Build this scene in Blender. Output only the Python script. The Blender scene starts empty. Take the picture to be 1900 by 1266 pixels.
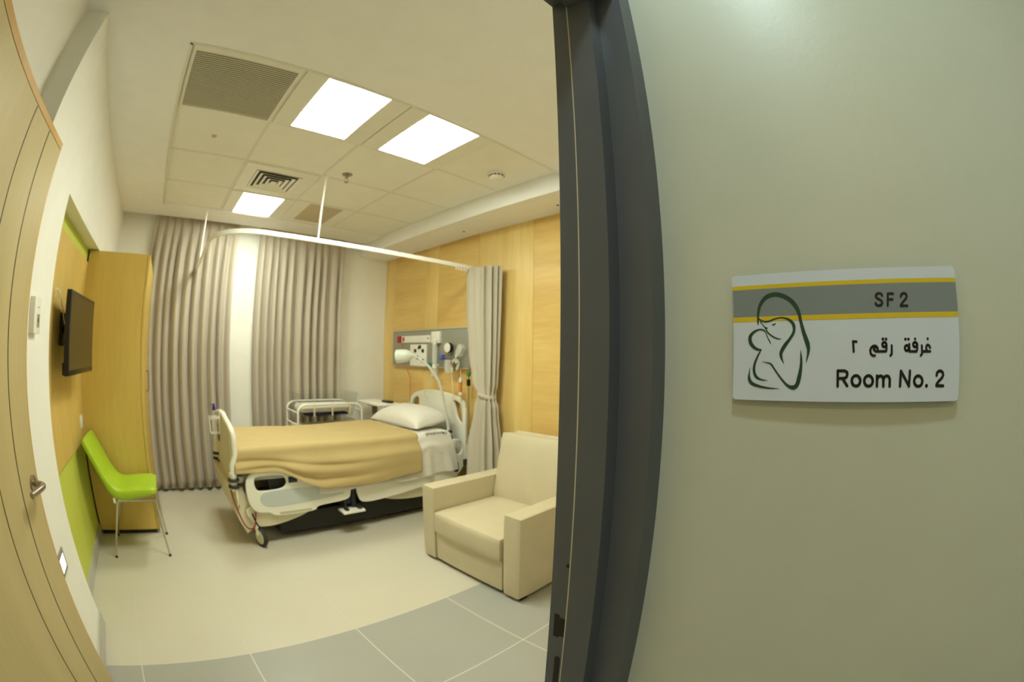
import bpy, bmesh, math, random
from mathutils import Vector, Matrix, noise
random.seed(4)
PI = math.pi
sc = bpy.context.scene
COL = sc.collection

# ---------------------------------------------------------------- camera
cam = bpy.data.cameras.new('camera')
cam.type = 'PANO'
try:
    cam.cycles.panorama_type = 'FISHEYE_EQUISOLID'
    cam.cycles.fisheye_lens = 804.5 / 1900 * 36
    cam.cycles.fisheye_fov = math.radians(190)
except Exception:
    pass
try:
    cam.panorama_type = 'FISHEYE_EQUISOLID'
    cam.fisheye_lens = 804.5 / 1900 * 36
    cam.fisheye_fov = math.radians(190)
except Exception:
    pass
cam.sensor_fit = 'HORIZONTAL'
cam.sensor_width = 36.0
cam.sensor_height = 36.0 * 1266 / 1900
cam.lens = 15.0
cam.clip_start = 0.01
cam.dof.use_dof = True
cam.dof.focus_distance = 0.62
cam.dof.aperture_fstop = 6.3
camo = bpy.data.objects.new('camera', cam)
COL.objects.link(camo)
R = ((0.6824849030052516, -0.0376175639417588, -0.7299310077349777),
     (-0.7307495955338527, -0.014880427575534424, -0.6824834074922849),
     (0.014811677724793257, 0.999181410835018, -0.03764468680597437))
M4 = Matrix(R).to_4x4()
M4.translation = (0, 0, 1.395)
camo.matrix_world = M4
sc.camera = camo

# ---------------------------------------------------------------- world, exposure
w = bpy.data.worlds.new('world')
sc.world = w
w.use_nodes = True
w.node_tree.nodes['Background'].inputs[0].default_value = (0.8, 0.9, 1, 1)
w.node_tree.nodes['Background'].inputs[1].default_value = 0.05
sc.view_settings.view_transform = 'Standard'
sc.view_settings.look = 'None'
sc.view_settings.gamma = 1
sc.view_settings.use_curve_mapping = False
sc.view_settings.exposure = 0.0
sc.cycles.use_denoising = True
sc.cycles.max_bounces = 10
sc.cycles.diffuse_bounces = 6
sc.cycles.transparent_max_bounces = 12
sc.cycles.sample_clamp_indirect = 6.0
ROOM_LAMP = ((0.95, 1.0, 0.84), 35.5)
HALL_LAMP = ((0.78, 1.0, 0.98), 20.0)
HALL_W = 6.9
HALL_WARM = ((1.0, 0.76, 0.38), 9.0)

# ---------------------------------------------------------------- materials
def lin(c):
    return tuple(((v / 255) / 12.92 if v / 255 <= 0.04045 else ((v / 255 + 0.055) / 1.055) ** 2.4) for v in c)
MATS = {}
def mat(name, rgb, rough=0.6, metal=0.0, var=0.0, vscale=(8, 8, 8), bump=0.0, bscale=200.0, emit=None, trans=0.0, spec=0.5, coat=0.0, sheen=0.0, ior=1.45):
    if name in MATS: return MATS[name]
    m = bpy.data.materials.new(name); m.use_nodes = True
    nt = m.node_tree; b = nt.nodes['Principled BSDF']
    c = lin(rgb)
    b.inputs['Base Color'].default_value = (*c, 1)
    b.inputs['Roughness'].default_value = rough
    b.inputs['Metallic'].default_value = metal
    b.inputs['Specular IOR Level'].default_value = spec
    b.inputs['Coat Weight'].default_value = coat
    b.inputs['Sheen Weight'].default_value = sheen
    b.inputs['IOR'].default_value = ior
    if trans: b.inputs['Transmission Weight'].default_value = trans
    if emit:
        b.inputs['Emission Color'].default_value = (*emit[0], 1)
        b.inputs['Emission Strength'].default_value = emit[1]
    tc = nt.nodes.new('ShaderNodeTexCoord')
    mp = nt.nodes.new('ShaderNodeMapping'); mp.inputs['Scale'].default_value = vscale
    nt.links.new(tc.outputs['Object'], mp.inputs['Vector'])
    n = nt.nodes.new('ShaderNodeTexNoise'); n.inputs['Scale'].default_value = 1.0; n.inputs['Detail'].default_value = 5
    nt.links.new(mp.outputs['Vector'], n.inputs['Vector'])
    v = max(var, 0.02)
    cr = nt.nodes.new('ShaderNodeValToRGB')
    cr.color_ramp.elements[0].position = 0.3; cr.color_ramp.elements[1].position = 0.7
    cr.color_ramp.elements[0].color = (*[x * (1 - v) for x in c], 1)
    cr.color_ramp.elements[1].color = (*[min(1, x * (1 + v * 0.6)) for x in c], 1)
    nt.links.new(n.outputs['Fac'], cr.inputs['Fac'])
    nt.links.new(cr.outputs['Color'], b.inputs['Base Color'])
    if bump:
        n2 = nt.nodes.new('ShaderNodeTexNoise'); n2.inputs['Scale'].default_value = bscale; n2.inputs['Detail'].default_value = 3
        nt.links.new(tc.outputs['Object'], n2.inputs['Vector'])
        bp = nt.nodes.new('ShaderNodeBump'); bp.inputs['Strength'].default_value = bump; bp.inputs['Distance'].default_value = 0.002
        nt.links.new(n2.outputs['Fac'], bp.inputs['Height'])
        nt.links.new(bp.outputs['Normal'], b.inputs['Normal'])
    MATS[name] = m
    return m

def wood(name, dark, light, scale=(1, 1, 1), rough=0.35):
    """veneer: stretched noise along the grain, fine streaks and slow bands"""
    if name in MATS: return MATS[name]
    m = bpy.data.materials.new(name); m.use_nodes = True
    nt = m.node_tree; b = nt.nodes['Principled BSDF']
    b.inputs['Roughness'].default_value = rough
    tc = nt.nodes.new('ShaderNodeTexCoord')
    def nz(sc_, det):
        mp = nt.nodes.new('ShaderNodeMapping'); mp.inputs['Scale'].default_value = sc_
        nt.links.new(tc.outputs['Object'], mp.inputs['Vector'])
        n = nt.nodes.new('ShaderNodeTexNoise'); n.inputs['Scale'].default_value = 1; n.inputs['Detail'].default_value = det
        nt.links.new(mp.outputs['Vector'], n.inputs['Vector'])
        return n
    a = nz(scale, 3); f = nz(tuple(s * 9 for s in scale), 4)
    mx = nt.nodes.new('ShaderNodeMix'); mx.data_type = 'FLOAT'; mx.inputs['Factor'].default_value = 0.3
    nt.links.new(a.outputs['Fac'], mx.inputs['A']); nt.links.new(f.outputs['Fac'], mx.inputs['B'])
    cr = nt.nodes.new('ShaderNodeValToRGB')
    cr.color_ramp.elements[0].position = 0.33; cr.color_ramp.elements[1].position = 0.66
    cr.color_ramp.elements[0].color = (*lin(dark), 1); cr.color_ramp.elements[1].color = (*lin(light), 1)
    nt.links.new(mx.outputs['Result'], cr.inputs['Fac'])
    nt.links.new(cr.outputs['Color'], b.inputs['Base Color'])
    MATS[name] = m
    return m

WHITE = mat('wall_paint', (241, 240, 233), 0.55, bump=0.04, bscale=60)
HALLP = mat('hall_paint', (196, 197, 182), 0.42, bump=0.12, bscale=90)
CEIL = mat('ceiling_paint', (243, 243, 243), 0.8)
TILE = mat('ceiling_tile', (240, 239, 232), 0.85, bump=0.05, bscale=150)
TBAR = mat('ceiling_grid_bar', (226, 225, 214), 0.5)
GREENW = mat('green_paint', (200, 208, 88), 0.5)
MAPLE_H = wood('maple_cross_grain', (208, 170, 94), (228, 198, 126), (0.5, 0.5, 5.0))
MAPLE_V = wood('maple_upright_grain', (214, 180, 104), (232, 204, 134), (5, 4, 0.35))
MAPLE_D = wood('maple_wardrobe', (200, 168, 78), (216, 186, 100), (4, 4, 0.6), 0.4)
MAPLE_T = wood('maple_niche', (202, 168, 86), (220, 190, 112), (4, 3, 0.8), 0.4)
LEAF = wood('ash_leaf', (190, 172, 122), (201, 184, 135), (6, 6, 0.7), 0.45)
LIP = wood('leaf_lipping', (200, 160, 96), (216, 176, 112), (6, 6, 1.0), 0.4)
DARK = mat('dark_gap', (28, 24, 18), 0.6)
FRAME = mat('frame_grey_paint', (86, 88, 93), 0.40, var=0.05)
SKIRT = mat('skirting_grey', (188, 186, 176), 0.4)
STEEL = mat('brushed_steel', (170, 160, 148), 0.28, metal=1.0)
CHROME = mat('chrome', (205, 200, 190), 0.12, metal=1.0)
PLASTIC = mat('white_plastic', (236, 234, 224), 0.35)
CREAM = mat('cream_plastic', (214, 206, 176), 0.4)
RUBBER = mat('dark_rubber', (42, 44, 42), 0.6)
BLACK = mat('black_plastic', (16, 14, 12), 0.3)
VINYL = mat('beige_vinyl', (203, 192, 162), 0.42, var=0.04, bump=0.12, bscale=300)
LIME = mat('lime_vinyl', (166, 198, 44), 0.42, bump=0.05, bscale=250)
CURT = mat('curtain_cloth', (190, 180, 164), 0.6, var=0.06, vscale=(60, 60, 2), sheen=0.3)
CURT2 = mat('bay_curtain_cloth', (192, 184, 166), 0.7, var=0.05, vscale=(60, 60, 2), sheen=0.2)
BLANK = mat('tan_blanket', (192, 170, 118), 0.9, var=0.03, bump=0.25, bscale=350)
LINEN = mat('white_linen', (226, 222, 212), 0.85, sheen=0.2, bump=0.1, bscale=300)
LAMPM = mat('room_light_diffuser', (255, 255, 255), 0.5, emit=ROOM_LAMP)
HALLM = mat('hall_light_diffuser', (255, 255, 255), 0.5, emit=HALL_LAMP)
INK = mat('black_ink', (14, 15, 16), 0.45)
ALU = mat('panel_grey', (176, 176, 164), 0.4)

# ---------------------------------------------------------------- mesh helpers
def nb(): return bmesh.new()
def box(bm, x0, x1, y0, y1, z0, z1, bev=0.0, seg=2, mi=0):
    if x1 < x0: x0, x1 = x1, x0
    if y1 < y0: y0, y1 = y1, y0
    if z1 < z0: z0, z1 = z1, z0
    vs = [bm.verts.new((x, y, z)) for z in (z0, z1) for y in (y0, y1) for x in (x0, x1)]
    fs = [(0, 2, 3, 1), (4, 5, 7, 6), (0, 1, 5, 4), (2, 6, 7, 3), (0, 4, 6, 2), (1, 3, 7, 5)]
    fl = [bm.faces.new([vs[i] for i in f]) for f in fs]
    for f in fl: f.material_index = mi
    if bev > 0:
        es = list({e for f in fl for e in f.edges})
        r = bmesh.ops.bevel(bm, geom=es, offset=min(bev, (x1 - x0) * .49, (y1 - y0) * .49, (z1 - z0) * .49), segments=seg, profile=0.5, affect='EDGES', clamp_overlap=True)
        for f in r['faces']: f.material_index = mi
    return bm
def prism(bm, poly, axis, d0, d1, bev=0.0, mi=0):
    """poly: 2D points in the two other axes (order x,y,z without axis)"""
    def P(p, d):
        l = [p[0], p[1]]; l.insert(axis, d); return l
    a = [bm.verts.new(P(p, d0)) for p in poly]; b = [bm.verts.new(P(p, d1)) for p in poly]
    n = len(poly); fl = [bm.faces.new(a[::-1]), bm.faces.new(b)]
    for i in range(n): fl.append(bm.faces.new((a[i], a[(i + 1) % n], b[(i + 1) % n], b[i])))
    for f in fl: f.material_index = mi
    if bev:
        es = list({e for f in fl[:2] for e in f.edges})
        bmesh.ops.bevel(bm, geom=es, offset=bev, segments=2, profile=0.5, affect='EDGES', clamp_overlap=True)
    return bm
def tube(bm, pts, r, seg=10, closed=False, mi=0):
    pts = [Vector(p) for p in pts]; n = len(pts)
    rr = r if isinstance(r, (list, tuple)) else [r] * n
    rings = []; up = None
    for i, p in enumerate(pts):
        if closed: t = pts[(i + 1) % n] - pts[i - 1]
        else: t = pts[min(i + 1, n - 1)] - pts[max(i - 1, 0)]
        t = t.normalized() if t.length > 1e-9 else Vector((0, 0, 1))
        if up is None:
            up = t.orthogonal().normalized()
        up = (up - t * up.dot(t))
        up = up.normalized() if up.length > 1e-6 else t.orthogonal().normalized()
        s = t.cross(up)
        rings.append([bm.verts.new(p + (up * math.cos(a) + s * math.sin(a)) * rr[i]) for a in [2 * PI * k / seg for k in range(seg)]])
    m = n if closed else n - 1
    for i in range(m):
        A = rings[i]; B = rings[(i + 1) % n]
        for k in range(seg):
            f = bm.faces.new((A[k], A[(k + 1) % seg], B[(k + 1) % seg], B[k])); f.material_index = mi
    if not closed:
        for ring in (rings[0][::-1], rings[-1]):
            f = bm.faces.new(ring); f.material_index = mi
    return bm
def cyl(bm, p0, p1, r, seg=16, mi=0): return tube(bm, [p0, p1], r, seg, mi=mi)
def smooth_path(pts, n=6, closed=False):
    P = [Vector(p) for p in pts]; out = []
    m = len(P)
    for i in range(m if closed else m - 1):
        if closed: a, b, c, d = P[i - 1], P[i], P[(i + 1) % m], P[(i + 2) % m]
        else: a, b, c, d = P[max(i - 1, 0)], P[i], P[i + 1], P[min(i + 2, m - 1)]
        for k in range(n):
            t = k / n
            out.append(0.5 * ((2 * b) + (c - a) * t + (2 * a - 5 * b + 4 * c - d) * t * t + (3 * b - a - 3 * c + d) * t ** 3))
    if not closed: out.append(P[-1])
    return out
def lathe(bm, prof, center, axis='z', seg=24, mi=0):
    """prof: list of (radius, height)"""
    c = Vector(center); rings = []
    for r, h in prof:
        ring = []
        for k in range(seg):
            a = 2 * PI * k / seg
            u, v = max(r, 1e-5) * math.cos(a), max(r, 1e-5) * math.sin(a)
            p = {'z': (u, v, h), 'x': (h, u, v), 'y': (v, h, u)}[axis]
            ring.append(bm.verts.new(c + Vector(p)))
        rings.append(ring)
    for i in range(len(rings) - 1):
        for k in range(seg):
            f = bm.faces.new((rings[i][k], rings[i][(k + 1) % seg], rings[i + 1][(k + 1) % seg], rings[i + 1][k])); f.material_index = mi
    for rg in (rings[0][::-1], rings[-1]):
        f = bm.faces.new(rg); f.material_index = mi
    return bm
def gridsurf(bm, nu, nv, fn, closed_u=False):
    V = [[bm.verts.new(fn(i / (nu if closed_u else nu - 1), j / (nv - 1))) for j in range(nv)] for i in range(nu)]
    for i in range(nu if closed_u else nu - 1):
        for j in range(nv - 1):
            bm.faces.new((V[i][j], V[(i + 1) % nu][j], V[(i + 1) % nu][j + 1], V[i][j + 1]))
    return V
def rounded_poly(cx, cy, w_, h_, r, n=5):
    out = []
    for (sx, sy, a0) in ((1, 1, 0), (-1, 1, PI / 2), (-1, -1, PI), (1, -1, 1.5 * PI)):
        for k in range(n + 1):
            a = a0 + PI / 2 * k / n
            out.append((cx + sx * (w_ / 2 - r) + r * math.cos(a), cy + sy * (h_ / 2 - r) + r * math.sin(a)))
    return out
def obj(name, bm, mats, parent=None, smooth=True, solid=0.0, subsurf=0):
    bmesh.ops.recalc_face_normals(bm, faces=bm.faces)
    me = bpy.data.meshes.new(name); bm.to_mesh(me); bm.free()
    for m in (mats if isinstance(mats, (list, tuple)) else [mats]): me.materials.append(m)
    o = bpy.data.objects.new(name, me); COL.objects.link(o)
    if smooth:
        for p in me.polygons: p.use_smooth = True
        try: me.set_sharp_from_angle(angle=math.radians(38))
        except Exception: pass
    if solid:
        s = o.modifiers.new('thickness', 'SOLIDIFY'); s.thickness = solid; s.offset = 0
    if subsurf:
        s = o.modifiers.new('smooth', 'SUBSURF'); s.levels = subsurf; s.render_levels = subsurf
    if parent:
        o.parent = parent
        o.matrix_parent_inverse = Matrix.Translation(-Vector(parent_loc(parent)))
    return o
def parent_loc(p):
    v = Vector((0, 0, 0))
    # things are empties without rotation at a base point; meshes sit at the origin
    while p is not None:
        v += Vector(p.get('base', (0, 0, 0))); p = p.parent if False else None
    return v
def thing(name, label, cat, loc=(0, 0, 0), group=None, kind=None):
    o = bpy.data.objects.new(name, None); COL.objects.link(o)
    o.location = loc; o.empty_display_size = 0.1
    o['base'] = tuple(float(v) for v in loc)
    if kind: o['kind'] = kind
    if label: o['label'] = label
    if cat: o['category'] = cat
    if group: o['group'] = group
    return o
def tag(o, label, cat, group=None):
    o['label'] = label; o['category'] = cat
    if group: o['group'] = group
    return o
def struct(name, bm, mats, parent=None, smooth=False):
    o = obj(name, bm, mats, parent, smooth)
    if not parent: o['kind'] = 'structure'
    return o
def clone(root, loc, label=None):
    """copy of a thing with its parts and sub-parts"""
    r = root.copy(); COL.objects.link(r)
    r.location = loc
    if label: r['label'] = label
    def rec(src, dst):
        for ch in list(src.children):
            c = ch.copy(); COL.objects.link(c); c.parent = dst
            rec(ch, c)
    rec(root, r)
    return r

# ================================================================ ROOM SHELL
CZ = 2.649      # plaster ceiling
GZ = 2.667      # tile grid
BZ = 2.525      # lower bulkhead over the bed head
XW = 2.605      # timber wall
YB = 4.52       # curtain wall
XG = [-0.209, 0.397, 1.003, 1.608, 2.214]
YG = [1.643, 2.236, 2.829, 3.421, 4.014]

# floor : cream field, grey border tiles with pale grout
def floor_mat(name, base, grout, px, py, ox, oy, gw, rough):
    m = bpy.data.materials.new(name); m.use_nodes = True
    nt = m.node_tree; b = nt.nodes['Principled BSDF']; b.inputs['Roughness'].default_value = rough
    b.inputs['Specular IOR Level'].default_value = 0.35
    tc = nt.nodes.new('ShaderNodeTexCoord'); sp = nt.nodes.new('ShaderNodeSeparateXYZ')
    nt.links.new(tc.outputs['Object'], sp.inputs[0])
    def M(op, a, b_=None, c=None):
        n = nt.nodes.new('ShaderNodeMath'); n.operation = op
        for i, v in enumerate((a, b_, c)):
            if v is None: continue
            if isinstance(v, (int, float)): n.inputs[i].default_value = v
            else: nt.links.new(v, n.inputs[i])
        return n.outputs[0]
    fx = M('WRAP', M('SUBTRACT', sp.outputs[0], ox), px / 2, -px / 2)
    fy = M('WRAP', M('SUBTRACT', sp.outputs[1], oy), py / 2, -py / 2)
    g = M('MAXIMUM', M('LESS_THAN', M('ABSOLUTE', fx), gw), M('LESS_THAN', M('ABSOLUTE', fy), gw))
    n = nt.nodes.new('ShaderNodeTexNoise'); n.inputs['Scale'].default_value = 3; n.inputs['Detail'].default_value = 6
    nt.links.new(tc.outputs['Object'], n.inputs['Vector'])
    mx = nt.nodes.new('ShaderNodeMix'); mx.data_type = 'RGBA'
    c = lin(base)
    mx.inputs['A'].default_value = (*[v * 0.96 for v in c], 1); mx.inputs['B'].default_value = (*[min(1, v * 1.04) for v in c], 1)
    nt.links.new(n.outputs['Fac'], mx.inputs['Factor'])
    m2 = nt.nodes.new('ShaderNodeMix'); m2.data_type = 'RGBA'
    nt.links.new(g, m2.inputs['Factor']); nt.links.new(mx.outputs['Result'], m2.inputs['A']); m2.inputs['B'].default_value = (*lin(grout), 1)
    nt.links.new(m2.outputs['Result'], b.inputs['Base Color'])
    return m
FL1 = floor_mat('cream_floor_tile', (203, 197, 180), (209, 203, 186), 0.6, 0.59, -0.449, 1.748, 0.0016, 0.36)
FL2 = floor_mat('grey_floor_tile', (166, 166, 158), (212, 210, 194), 0.6, 0.59, -0.449, 1.748, 0.0028, 0.36)
bm = nb()
box(bm, -0.95, XW + .1, 1.748, YB + .1, -0.1, 0, mi=0)
box(bm, -0.95, XW + .1, 0.3, 1.748, -0.1, 0, mi=1)
box(bm, -1.7, XW + .1, -1.9, 0.3, -0.1, 0, mi=1)
struct('floor', bm, [FL1, FL2])

# ceiling : plaster round a sunk tile grid, open pocket for the curtains at the back
bm = nb()
box(bm, -0.95, XW + .1, 0.25, YG[0], CZ, CZ + .05)
box(bm, -0.95, XG[0], YG[0], 4.38, CZ, CZ + .05)
box(bm, XG[0], XG[4], YG[4], 4.38, CZ, CZ + .05)
box(bm, XG[4], XW + .1, YG[0], YB + .1, BZ, CZ + .05)
box(bm, XG[4], XW + .1, 0.25, YG[0], BZ, CZ)
box(bm, -0.95, XG[4], 4.38, YB + .1, 2.80, 2.85)
box(bm, -0.95, XG[4], 4.36, 4.38, CZ + .05, 2.85)
box(bm, XG[0] - .02, XG[4] + .02, YG[0] - .02, YG[4] + .02, GZ, GZ + .05, mi=1)
for x in XG: box(bm, x - .010, x + .010, YG[0], YG[4], GZ - .002, GZ, mi=2)
for y in YG: box(bm, XG[0], XG[4], y - .010, y + .010, GZ - .0022, GZ, mi=2)
# shadow-line trim round the sunk field
for (a, b_, c, d) in ((XG[0] - .004, XG[4], YG[0] - .004, YG[0] + .012), (XG[0] - .004, XG[0] + .012, YG[0], YG[4])):
    box(bm, a, b_, c, d, CZ - .004, GZ, mi=2)
struct('ceiling', bm, [CEIL, TILE, TBAR])

# walls
bm = nb()
box(bm, -0.95, -0.67, 1.5, 2.11, 0, CZ)                     # pier beside the niche
box(bm, -0.95, -0.67, 2.11, YB, 2.065, CZ)                   # wall over the niche
box(bm, -0.95, -0.80, 0.2436, 1.5, 0, CZ)
box(bm, -0.95, -0.67, 4.38, YB, CZ, 2.85)
struct('wall_left', bm, WHITE)
bm = nb(); box(bm, -0.95, -0.77, 2.11, YB, 0, 2.065)
struct('wall_niche', bm, GREENW)
bm = nb(); box(bm, -0.95, XW + .1, YB, YB + .1, 0, 2.85)
struct('wall_back', bm, WHITE)
bm = nb()
cols = [(4.52, 4.30, 1), (4.30, 3.69, 0), (3.69, 3.46, 1), (3.46, 2.86, 0), (2.86, 2.21, 1), (2.21, 1.60, 0), (1.60, 0.9, 1), (0.9, 0.37, 0)]
for y1, y0, mi in cols:
    box(bm, XW, XW + .02, y0 + .0012, y1 - .0012, 0, BZ, mi=mi)
box(bm, XW + .004, XW + .1, 0.37, YB, 0, BZ, mi=2)
struct('wall_right', bm, [MAPLE_H, MAPLE_V, DARK])
# wall round the doorway and the hall outside
bm = nb()
box(bm, .60, XW, .26, .375, 0, CZ)
box(bm, -.95, .60, .26, .375, 2.16, CZ)
box(bm, -.95, -.84, .26, .375, 0, CZ)
struct('wall_front', bm, WHITE)
bm = nb(); box(bm, .582, .70, -1.9, .2436, 0, 2.7)
struct('wall_hall_side', bm, HALLP)
bm = nb()
box(bm, -1.7, .582, -1.95, -1.9, 0, 2.7)
struct('wall_hall_end', bm, HALLP)
bm = nb()
box(bm, -1.75, -1.7, -1.9, .26, 0, 2.7)
box(bm, -1.7, -.95, .26, .31, 0, 2.7)
struct('wall_hall_far', bm, HALLP)
bm = nb(); box(bm, -1.7, .60, -1.9, .25, 2.65, 2.7)
struct('ceiling_hall', bm, CEIL)

# cladding board on the television wall and skirtings
bm = nb(); box(bm, -.77, -.752, 2.112, 3.372, .735, 1.968, .001)
struct('trim_1', bm, MAPLE_T)
bm = nb(); box(bm, -.67, -.656, 1.50, 2.11, 0, .085, .002); struct('baseboard_left', bm, SKIRT)
bm = nb(); box(bm, -.77, -.758, 2.11, 3.372, 0, .085, .002); struct('baseboard_niche', bm, SKIRT)
bm = nb(); box(bm, -.19, XW, YB - .012, YB, 0, .085, .002); struct('baseboard_back', bm, SKIRT)
bm = nb(); box(bm, .62, XW, .375, .387, 0, .085, .002); struct('baseboard_front', bm, SKIRT)

# door frame : stepped steel profile, jambs and head
def jamb_poly(s, a):
    """profile across the wall, s=+1 right jamb, a = inner stop face x"""
    P = [(0, .295), (0, .343), (.015, .343), (.015, .389), (.085, .389), (.085, .2436), (.075, .2436), (.030, .2436), (.030, .295)]
    return [(a + s * x, y) for x, y in P]
bm = nb()
prism(bm, jamb_poly(1, .507), 2, 0, 2.145, .0009)
prism(bm, jamb_poly(-1, -.775), 2, 0, 2.145, .0009)
# head
H = [(.295, 2.06), (.343, 2.06), (.343, 2.105), (.389, 2.105), (.389, 2.175), (.2436, 2.175), (.2436, 2.09), (.295, 2.09)]
prism(bm, H, 0, -.79, .522, .0009)
# latch cut-outs in the rebate: dark pockets set into the steel
fr = struct('trim_2', bm, FRAME, smooth=False)
bm = nb()
box(bm, .5205, .5235, .356, .3745, .908, .950); box(bm, .5208, .5235, .368, .378, .903, .955)
so = obj('strike_slot', bm, DARK, fr, smooth=False)
bm = nb()
prism(bm, rounded_poly(.365, .815, .0105, .078, .005), 0, .5205, .5235)
obj('strike_slot', bm, DARK, fr, smooth=False)
bm = nb(); lathe(bm, [(.0, 0), (.0035, 0), (.0035, .002)], (.5205, .358, 1.062), 'x', 10)
obj('fixing_hole', bm, DARK, fr, smooth=False)
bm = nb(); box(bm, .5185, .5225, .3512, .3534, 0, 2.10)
obj('seal_highlight', bm, mat('highlight_pale', (200, 192, 172), .4), fr, smooth=False)  # pale strip paints the bright highlight line along the rebate edge

# door leaf, open against the left wall
ang = math.atan2(.097, .834)
hx, hy = -.626 - 1.27 * math.sin(ang), 1.623 - 1.27 * math.cos(ang)
leaf = bpy.data.objects.new('door_1', None); COL.objects.link(leaf); leaf['kind'] = 'structure'
leaf.location = (hx, hy, 0); leaf.rotation_euler = (0, 0, -ang)   # local +y runs from hinge to free edge, local +x faces the room
def lobj(name, bm, m, parent=leaf, smooth=False):
    bmesh.ops.recalc_face_normals(bm, faces=bm.faces)
    me = bpy.data.meshes.new(name); bm.to_mesh(me); bm.free()
    for mm in (m if isinstance(m, list) else [m]): me.materials.append(mm)
    o = bpy.data.objects.new(name, me); COL.objects.link(o); o.parent = parent
    if smooth:
        for p in me.polygons: p.use_smooth = True
        me.set_sharp_from_angle(angle=math.radians(38))
    return o
Wd = 1.27
bm = nb()
box(bm, -.044, 0, .002, Wd - .362, .008, 2.07)
box(bm, -.044, 0, Wd - .354, Wd - .183, .008, 2.07)
box(bm, -.044, 0, Wd - .174, Wd - .010, .008, 2.07)
box(bm, -.044, 0, .002, Wd - .010, 2.07, 2.072)
panel = lobj('door_panel', bm, LEAF)
bm = nb()
box(bm, -.040, -.0012, Wd - .363, Wd - .354, .008, 2.07); box(bm, -.040, -.0012, Wd - .183, Wd - .174, .008, 2.07)
box(bm, -.040, -.002, .002, Wd - .01, 2.0715, 2.0745)
lobj('inlay_groove', bm, mat('groove_grey', (74, 68, 56), .4))
bm = nb(); box(bm, -.044, .0005, .002, Wd, 2.0745, 2.10, .001); box(bm, -.044, .0005, Wd - .010, Wd, .008, 2.0745, .001)
lobj('edge_lipping', bm, LIP)
def lever(sgn, x0):
    bm = nb()
    yc, zc = Wd - .060, .925
    lathe(bm, [(0, 0), (.029, 0), (.029, .007), (.025, .010), (0, .010)], (x0, yc, zc), 'x', 28) if sgn > 0 else lathe(bm, [(0, 0), (.026, 0), (.026, -.006), (.022, -.009), (0, -.009)], (x0, yc, zc), 'x', 28)
    P = smooth_path([(x0, yc, zc), (x0 + sgn * .040, yc, zc), (x0 + sgn * .060, yc - .010, zc), (x0 + sgn * .066, yc - .038, zc), (x0 + sgn * .062, yc - .09, zc), (x0 + sgn * .056, yc - .135, zc)], 5)
    tube(bm, P, .0115, 14)
    return bm
hd_ = lobj('door_handle', lever(1, 0.0), STEEL, leaf, True)
hd_['label'] = 'curved brushed steel lever handle'
lobj('door_handle', lever(-1, -.044), STEEL, leaf, True)
bm = nb()
for z in (.25, 1.05, 1.85): tube(bm, [(.006, -.006, z - .05), (.006, -.006, z + .05)], .007, 10)
lobj('hinge', bm, STEEL, leaf, True)

# ================================================================ CEILING THINGS
def light_panel(name, cx, y0, y1, hw, label):
    t = thing(name, label, 'ceiling light', (cx, (y0 + y1) / 2, GZ), 'square recessed luminaires in the tile grid')
    bm = nb()
    x0, x1 = cx - .297, cx + .297
    # flat frame with a lit opening
    a, b_ = cx - hw, cx + hw
    box(bm, x0, a, y0 + .015, y1 - .015, GZ - .012, GZ); box(bm, b_, x1, y0 + .015, y1 - .015, GZ - .012, GZ)
    box(bm, a, b_, y0 + .015, y0 + .028, GZ - .012, GZ); box(bm, a, b_, y1 - .028, y1 - .015, GZ - .012, GZ)
    obj('frame', bm, mat('luminaire_white', (236, 234, 224), .35), t, smooth=False)
    bm = nb()
    prism(bm, rounded_poly(cx, (y0 + y1) / 2, 2 * hw, y1 - y0 - .05, .012), 2, GZ - .010, GZ - .002)
    obj('diffuser', bm, LAMPM, t, smooth=False)
    return t
light_panel('ceiling_light', .704, YG[0], YG[1], .178, 'glowing white ceiling light between the big slatted grille and the other large light')
light_panel('ceiling_light', 1.306, YG[0], YG[1], .178, 'glowing white ceiling light farthest from the slatted grille, nearest the smoke detector')
light_panel('ceiling_light', .712, YG[3], YG[4], .187, 'glowing white ceiling light in front of the window curtains beside the square vent')

# return air grille
t = thing('return_air_grille', 'large slatted grey air grille in the near corner of the ceiling grid', 'air grille', (.1, 1.94, GZ))
bm = nb()
gx0, gx1, gy0, gy1 = -.172, .374, 1.700, 2.218
for (a, b_, c, d) in ((XG[0] + .02, gx0, 1.668, 2.23), (gx1, XG[1] - .006, 1.668, 2.23), (gx0, gx1, 1.668, gy0), (gx0, gx1, gy1, 2.23)):
    box(bm, a, b_, c, d, GZ - .012, GZ)
obj('frame', bm, mat('luminaire_white', (236, 234, 224), .35), t, smooth=False)
bm = nb(); box(bm, gx0, gx1, gy0, gy1, GZ - .0005, GZ)
obj('backing', bm, mat('duct_dark', (84, 78, 58), .8), t, smooth=False)
bm = nb()
for k in range(32):
    y = gy0 + (k + .5) * (gy1 - gy0) / 32
    prism(bm, [(y - .0040, GZ - .0085), (y + .0030, GZ - .0105), (y + .0034, GZ - .0097), (y - .0036, GZ - .0077)], 0, gx0, gx1)
obj('slats', bm, mat('grille_grey', (206, 202, 182), .5), t, smooth=False)

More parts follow.
